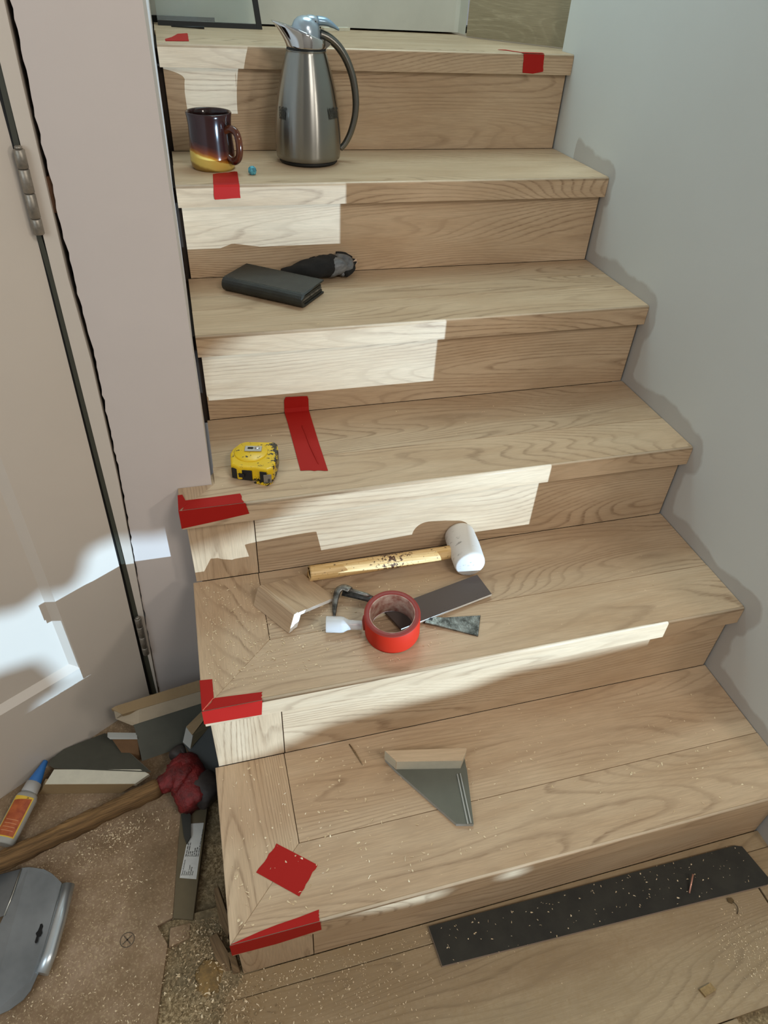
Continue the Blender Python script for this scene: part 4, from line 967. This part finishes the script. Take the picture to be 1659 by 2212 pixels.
# glue bottle
g_a = Vector((-1.3849, 0.3564, 0.0300)); g_b = Vector((-1.3380, 0.4662, 0.0420)); ax = (g_b-g_a); Lg = ax.length
gb = thing('glue_bottle', 'small clear glue bottle with orange label and blue cone cap, lower left', 'glue bottle', tuple(g_a), math.atan2(ax.y, ax.x))
tilt = math.asin(ax.z/Lg)
Mx = Matrix.Rotation(-tilt, 4, 'Y')
bm = bmesh.new(); Lb = Lg
pb_ = [(-.040, .0195), (-.038, .0215), (Lb*.36, .0215), (Lb*.42, .0190), (Lb*.46, .0150)]
add_tube(bm, [(x, 0, 0) for x, r in pb_], [r for x, r in pb_], 28, flat=.62); bm.transform(Mx); from_bm('body', bm, BOTTLE, gb, bevel=0)
bm = bmesh.new(); pc = [(Lb*.455, .0145), (Lb*.47, .0150), (Lb*.62, .0140), (Lb*.63, .0110)]
add_tube(bm, [(x, 0, 0) for x, r in pc], [r for x, r in pc], 24); bm.transform(Mx); from_bm('collar', bm, plain('grey_white_collar', S((176, 174, 170)), .5), gb)
bm = bmesh.new(); pc = [(Lb*.62, .0120), (Lb*.64, .0125), (Lb*.90, .0062), (Lb*.99, .0048), (Lb*1.0, .0035)]
add_tube(bm, [(x, 0, 0) for x, r in pc], [r for x, r in pc], 24); bm.transform(Mx); from_bm('cone_cap', bm, BLUE, gb)
def on_body(x, s, lift): # wraps labels over the oval body, s = angle fraction
    a_ = math.pi/2-s; return Mx @ Vector((x, (.0215+lift)*math.cos(a_)*1.0, (.0215+lift)*.62*math.sin(a_)))
def lab_patch(name, x0, x1, s0, s1, lift, mat, notch=False):
    bm = bmesh.new(); n = 12; rows = []
    for i in range(n+1):
        s = s0+(s1-s0)*i/n; rows.append((bm.verts.new(on_body(x0, s, lift)), bm.verts.new(on_body(x1-(.006*(i/n) if notch else 0), s, lift))))
    for p, q in zip(rows, rows[1:]): bm.faces.new((p[0], q[0], q[1], p[1]))
    return from_bm(name, bm, mat, gb, smooth=True)
lab_patch('yellow_label', -.030, Lb*.37, -1.0, .85, .0004, YLAB)
lab_patch('orange_panel', -.028, Lb*.345, -.85, .70, .0008, ORLAB, True)
for i in range(4): lab_patch('label_line', -.020+i*.0065, -.0188+i*.0065, -.6, .45, .0011, plain('pale_print', S((206, 140, 100)), .5))
text('label_mark', '✓' if False else 'v', .008, INK, gb, Mx @ Matrix.Translation((Lb*.33, -.012, .0132)) @ Matrix.Rotation(.5, 4, 'X'))
bm = bmesh.new(); add_slab(bm, [(-.004, .003, .005), (.004, .003, .005), (.003, -.002, .004), (-.001, -.006, .003)], (0, 0, -.003)); tag(from_bm('plaster_chip', bm, WHITEV, loc=(-1.3920, 0.3457, 0.0135)), 'white chip at the foot of the glue bottle', 'chip')

# club hammer with red taped head
hm = thing('sledge_hammer', 'old hammer with weathered handle and ragged red taped head on the floor', 'hammer', (-1.08, .33, .0120))
ho = Vector((-1.08, .33, .0120))
hA = Vector((-1.4997, 0.2516, 0.0360)); hB = Vector((-1.1192, 0.3458, 0.0620)); 
pts = [hA.lerp(hB, t) for t in (0, .25, .5, .75, 1.0)]
P = smooth_path([p-ho for p in pts], 8); n = len(P); bm = bmesh.new()
add_tube(bm, P, [.0165+.0010*math.sin(i*.7)+.0012*math.sin(i*2.1) for i in range(n)], 18, flat=1.1)
for v in bm.verts: v.co += Vector((random.uniform(-1, 1), random.uniform(-1, 1), random.uniform(-1, 1)))*.0006
o = from_bm('handle', bm, AXEWOOD, hm, smooth=True); localise(o, math.atan2((hB-hA).y, (hB-hA).x))
bm = bmesh.new(); hw = [Vector(p)-ho for p in ((-1.1255, 0.3465, 0.0600), (-1.1046, 0.3520, 0.0620), (-1.0844, 0.3558, 0.0640), (-1.0679, 0.3432, 0.0620))]
add_tube(bm, smooth_path(hw, 5), [.0150, .0160, .0165, .017, .018, .020, .022, .024, .026, .028, .030, .032, .034, .034, .033, .030], 26, flat=.85)
for v in bm.verts: v.co += Vector((math.sin(v.co.y*400+v.co.z*300), math.cos(v.co.x*350), math.sin(v.co.x*500)))*.0012+Vector((random.uniform(-1, 1), random.uniform(-1, 1), random.uniform(-1, 1)))*.0016
from_bm('tape_wrap', bm, BRICKRED, hm, smooth=True)
hd = [Vector(p)-ho for p in ((-1.0829, 0.3991, 0.0580), (-1.0735, 0.3756, 0.0560), (-1.0634, 0.3380, 0.0520), (-1.0507, 0.3013, 0.0440))]
bm = bmesh.new(); add_tube(bm, smooth_path(hd, 5), [.019, .024, .028, .031, .032, .033, .034, .035, .036, .036, .036, .036, .036, .035, .033, .029], 28, flat=.85)
for v in bm.verts: v.co += Vector((math.sin(v.co.y*300+v.co.z*260), math.cos(v.co.x*280), math.sin(v.co.x*400)))*.0014+Vector((random.uniform(-1, 1), random.uniform(-1, 1), random.uniform(-1, 1)))*.0019
from_bm('taped_head', bm, BRICKRED, hm, smooth=True)
hd = [Vector(p)-ho for p in ((-1.0514, 0.3432, 0.0550), (-1.0331, 0.3242, 0.0500), (-1.0190, 0.3101, 0.0450))]
bm = bmesh.new(); add_tube(bm, smooth_path(hd, 5), [.026, .031, .033, .033, .033, .033, .033, .032, .031, .029, .024], 24, flat=.85)
for v in bm.verts: v.co += Vector((random.uniform(-1, 1), random.uniform(-1, 1), random.uniform(-1, 1)))*.0012
from_bm('striking_face', bm, AXEHEAD, hm, smooth=True)
hd = [Vector(p)-ho for p in ((-1.0895, 0.3982, 0.0620), (-1.0805, 0.4097, 0.0600), (-1.0678, 0.4130, 0.0600))]
bm = bmesh.new(); add_tube(bm, smooth_path(hd, 4), [.013, .016, .018, .018, .018, .018, .018, .016, .012], 18, flat=.9); from_bm('head_end', bm, AXEHEAD, hm, smooth=True)
# dark chip on the labelled plank
q = [(-1.0869, 0.3047, 0.0220), (-1.0690, 0.3013, 0.0220), (-1.0710, 0.2573, 0.0220), (-1.0791, 0.2452, 0.0220), (-1.0835, 0.2603, 0.0220)]
bm = bmesh.new(); add_slab(bm, q, (0, 0, -.005)); o = from_bm('dark_chip', bm, plain('dark_slate_chip', S((52, 52, 46)), .7)); localise(o); tag(o, 'dark pointed sliver lying over the white sticker, below the hammer head', 'scrap')
# sticker with printed lines
q = [(-1.0704, 0.2838, 0.0172), (-1.0466, 0.2798, 0.0172), (-1.0656, 0.1794, 0.0172), (-1.0941, 0.1888, 0.0172)]
s0 = Vector(q[3]); ex = (Vector(q[0])-Vector(q[3])); ey = (Vector(q[3])-Vector(q[2]))   # text runs from lower end upwards
Ls = ex.length; exn = ex.normalized(); eyn = (ey-exn*ey.dot(exn)).normalized(); Ws = (Vector(q[3])-Vector(q[2])).length
st = thing('sticker', 'white printed product sticker on the grey plank beside the hammer', 'sticker', tuple(s0+Vector((0, 0, -.0004))))
slab('paper', [Vector(p)-Vector(s0) for p in q], (0, 0, -.0003), PAPER, st)
eyn = Vector((-exn.y, exn.x, 0))
Ms = Matrix(((exn.x, eyn.x, 0, 0), (exn.y, eyn.y, 0, 0), (0, 0, 1, .0006), (0, 0, 0, 1)))
rowsT = ['Name of products:', 'Deck:', 'Size:', 'Wear Layer:', 'Packaging:', 'Area:', 'Country of origin:']
rowsV = [(4, 5, 5, 3), (3, 4, 7, 4), (2, 1, 3), (4, 3), (2, 3, 6), (5, 4, 3)]   # too small to read in the photograph: rows of worn print
def print_row(x, y, words, h=.0019):
    bm = bmesh.new(); xx = x
    for w_n in words:
        for _c in range(w_n):
            hh = h*random.uniform(.65, 1.0); add_slab(bm, [(xx, y, 0), (xx+.00085, y, 0), (xx+.00085, y+hh, 0), (xx, y+hh, 0)], (0, 0, -.00008)); xx += .00122
        xx += .0011
    o = from_bm('print_line', bm, INK, st); o.matrix_local = Ms
for i, (s, v) in enumerate(zip(rowsT, rowsV)):
    y = -.0042-i*.0036
    text('print_line', s, .0036, INK, st, Ms @ Matrix.Translation((.004, y, 0)), .00005)
    pass
for i, v in enumerate(rowsV): print_row(.037, -.0042-i*.0036, v)
print_row(.037, -.0042-6*.0036, (5, 7, 3, 6, 4, 5, 6), .0015)

# galvanised dustpan
dp = thing('metal_dustpan', 'galvanised metal dustpan with rolled edge at the lower left', 'dustpan', (-1.34, .15, .0125))
do = Vector((-1.34, .15, .0125))
def dq(pts): return [Vector(p)-do for p in pts]
sheet = dq([(-1.3576, 0.2610, 0.0400), (-1.3454, 0.2596, 0.0400), (-1.3329, 0.2549, 0.0400), (-1.3187, 0.2490, 0.0400), (-1.3056, 0.2386, 0.0400), (-1.2955, 0.2274, 0.0400), (-1.2880, 0.2184, 0.0400), (-1.2930, 0.1883, 0.0360), (-1.3032, 0.1342, 0.0320), (-1.3136, 0.0906, 0.0280), (-1.3232, 0.0672, 0.0280), (-1.3326, 0.0570, 0.0280), (-1.3512, 0.0481, 0.0280), (-1.3827, 0.0422, 0.0280), (-1.4021, 0.1256, 0.0300), (-1.3763, 0.1912, 0.0340)])
bm = bmesh.new(); add_slab(bm, sheet, (0, 0, -.0012)); from_bm('pan_sheet', bm, GALV, dp)
bm = bmesh.new(); add_tube(bm, dq([(-1.2779, 0.2153, 0.0340), (-1.2887, 0.1595, 0.0310), (-1.2994, 0.1139, 0.0280), (-1.3097, 0.0876, 0.0260)]), .0105, 18); 
from_bm('rolled_edge', bm, plain('shiny_galvanised', S((206, 214, 218)), .34, .85), dp)
bm = bmesh.new(); add_slab(bm, dq([(-1.2880, 0.2184, 0.0400), (-1.2841, 0.2176, 0.0340), (-1.3144, 0.0881, 0.0240), (-1.3163, 0.0911, 0.0285)]), (0, 0, -.0012)); from_bm('edge_fold', bm, plain('dull_galvanised', S((120, 120, 114)), .5, .6), dp)
bm = bmesh.new(); add_tube(bm, dq([(-1.3572, 0.2596, 0.0410), (-1.3662, 0.2208, 0.0380), (-1.3763, 0.1886, 0.0350)]), .0012, 6); from_bm('folded_lip', bm, plain('bright_lip', S((190, 188, 178)), .3, .8), dp)
bm = bmesh.new(); add_slab(bm, dq([(-1.3599, 0.2612, 0.0370), (-1.3778, 0.1897, 0.0330), (-1.4319, 0.1937, 0.0150), (-1.4300, 0.2694, 0.0150)]), (0, 0, -.001)); from_bm('side_wall', bm, GALV, dp)
def hz_(u0): return u0
hp_ = dq([(-1.3147, 0.1612, 0.0342), (-1.3128, 0.1571, 0.0342), (-1.3143, 0.1511, 0.0342), (-1.3131, 0.1465, 0.0342), (-1.3155, 0.1422, 0.0342), (-1.3183, 0.1415, 0.0342), (-1.3189, 0.1346, 0.0342), (-1.3215, 0.1325, 0.0342), (-1.3232, 0.1350, 0.0342), (-1.3213, 0.1436, 0.0342), (-1.3232, 0.1483, 0.0342), (-1.3201, 0.1518, 0.0342), (-1.3185, 0.1564, 0.0342), (-1.3175, 0.1612, 0.0342)])
slab('hanging_hole', hp_, (0, 0, -.0006), BLACK, dp)

# stamped knot mark and stains on the subfloor (flat print)
m_ = bmesh.new(); c0 = Vector((-1.1826, 0.1109, 0.0117))
for r0, r1 in ((.0105, .0122),):
    vi = [m_.verts.new(c0+Vector((r0*math.cos(t*.3927), r0*math.sin(t*.3927), 0))) for t in range(16)]; vo = [m_.verts.new(c0+Vector((r1*math.cos(t*.3927), r1*math.sin(t*.3927), 0))) for t in range(16)]
    for i in range(16): m_.faces.new((vi[i], vo[i], vo[(i+1) % 16], vi[(i+1) % 16]))
for a_ in (.6, 2.2):
    d = Vector((math.cos(a_), math.sin(a_), 0))*.0095; nn = Vector((-d.y, d.x, 0))*.11
    m_.faces.new([m_.verts.new(c0+p) for p in (-d-nn, d-nn, d+nn, -d+nn)])
o = from_bm('stamp_mark', m_, plain('faded_ink', S((92, 78, 62)), .8), floor)

bm = bmesh.new(); bmesh.ops.create_icosphere(bm, subdivisions=4, radius=1.0)
for v in bm.verts:
    k = 1+.25*mn.noise(v.co*2.3)+.10*mn.noise(v.co*9); v.co = Vector((v.co.x*.021*k, v.co.y*.026*k, v.co.z*.0045+.0015*mn.noise(v.co*14)))
o = from_bm('glue_stain', bm, plain('amber_stained_sawdust', S((142, 112, 66)), .9, c2=S((112, 90, 56)), scale=120, bump=.5, bscale=200), floor, loc=(-1.0539, 0.0215, 0.0135), smooth=True)
# ------------------------------------------------------------------ shavings (uncountable)
random.seed(5)
bm = bmesh.new()
DUSTC = plain('pale_wood_shavings', S((236, 218, 186)), 0.8, c2=S((200, 172, 130)), scale=300)
fv, ffc = [], []
def flake(x, y, z, s, thin=False):
    a = random.uniform(0, 6.28); l = s*random.uniform(.6, 1.4); w_ = s*(random.uniform(.12, .25) if thin else random.uniform(.25, .6)); h = s*random.uniform(.1, .5)
    d = (math.cos(a), math.sin(a)); n_ = (-d[1], d[0]); b = len(fv); cz = z+.0004
    t = random.uniform(-.3, .3)*s
    fv.extend([(x-d[0]*l-n_[0]*w_, y-d[1]*l-n_[1]*w_, cz), (x-d[0]*l+n_[0]*w_, y-d[1]*l+n_[1]*w_, cz+h*.4), (x+n_[0]*(w_+t), y+n_[1]*(w_+t), cz+h), (x+n_[0]*(t-w_), y+n_[1]*(t-w_), cz+h*.6), (x+d[0]*l, y+d[1]*l, cz+h*.2)])
    ffc.extend([(b, b+3, b+2, b+1), (b+3, b+4, b+2)])
def scatter(n, fx, z, s0, s1, thin=.3):
    for _ in range(n):
        p = fx()
        if p is None: continue
        flake(p[0], p[1], z, random.uniform(s0, s1), random.random() < thin)
U_ = random.uniform
scatter(330, lambda: (U_(XE+.01, -.06), U_(.012, .272)), TZ[1], .0010, .0030)
scatter(110, lambda: (XE+.01+abs(random.gauss(0, .16)), U_(.012, .272)), TZ[1], .0012, .0034)
scatter(520, lambda: (XE+.012+min(.5, abs(random.gauss(0, .10))), min(.54, U_(.30, .54))), TZ[2], .0008, .0026)
scatter(260, lambda: (U_(-.95, -.55), U_(.29, .48)), TZ[2], .0010, .0028)
scatter(70, lambda: (U_(-.55, -.06), U_(.29, .54)), TZ[2], .0006, .0018)
scatter(40, lambda: (U_(-.93, -.1), U_(.56, .79)), TZ[3], .0009, .0024)
scatter(34, lambda: (U_(-.93, -.1), U_(.82, 1.06)), TZ[4], .0009, .0022)
scatter(16, lambda: (U_(-.93, -.1), U_(1.09, 1.33)), TZ[5], .0005, .0012)
scatter(150, lambda: (U_(-.67, -.07), U_(-.070, -.002)), .0203, .0006, .0022)
scatter(700, lambda: (random.gauss(-1.22, .10), U_(-.30, .32)), .0118, .0005, .0018, .4)
for _q in range(9):
    cx, cy = U_(-1.36, -1.14), U_(-.25, .30)
    scatter(85, lambda: (random.gauss(cx, .022), random.gauss(cy, .022)), .0118, .0004, .0020, .3)
scatter(600, lambda: (random.gauss(-.86, .09), random.gauss(-.05, .04)), .0125, .0005, .0020, .3)
scatter(420, lambda: (U_(-1.0, -.08), -.0005-abs(random.gauss(0, .010))), .0125, .0005, .0016, .3)
scatter(260, lambda: (U_(-1.0, -.05), U_(-.34, -.02)), .0125, .0004, .0015, .4)
scatter(520, lambda: (random.gauss(-.15, .035), random.gauss(-.165, .030)), .0125, .0005, .0018, .7)
scatter(260, lambda: (random.gauss(-1.20, .06), random.gauss(.30, .02)), .0122, .0006, .0026, .2)
scatter(900, lambda: (random.gauss(-1.045, .038), U_(-.36, .10)), .0165, .0006, .0030, .5)
# keep flakes out of the stair body
keep_f = []
for f in ffc:
    cx_ = fv[f[0]][0]; cy_ = fv[f[0]][1]; cz_ = fv[f[0]][2]
    if cz_ < .05 and cx_ > -1.003 and cy_ > .0125: continue
    if cz_ < .05 and cy_ > .6: continue
    keep_f.append(f)
me = bpy.data.meshes.new('wood_shavings'); me.from_pydata(fv, [], keep_f); me.update()
bm = bmesh.new(); bm.from_mesh(me); bmesh.ops.delete(bm, geom=[v for v in bm.verts if not v.link_faces], context='VERTS'); bm.to_mesh(me); bm.free()
o = link('wood_shavings', me, DUSTC); tag(o, 'pale sawdust and curled wood shavings strewn over treads and floor', 'sawdust', kind='stuff')
fv, ffc = [], []
def hx_(): return (random.gauss(-1.045, .040), U_(-.36, .11))
for _ in range(5200):
    x, y = hx_()
    if x > -1.0 and y > .006: continue
    flake(x, y, .0145 if x > -1.10 else .0105, U_(.0006, .0026), random.random() < .45)
me = bpy.data.meshes.new('sawdust_flakes'); me.from_pydata(fv, [], ffc); me.update()
o = link('sawdust_flakes', me, plain('mixed_brown_shavings', S((190, 166, 128)), 0.85, c2=S((112, 90, 60)), scale=160)); o.parent = floor; o['kind'] = 'stuff'
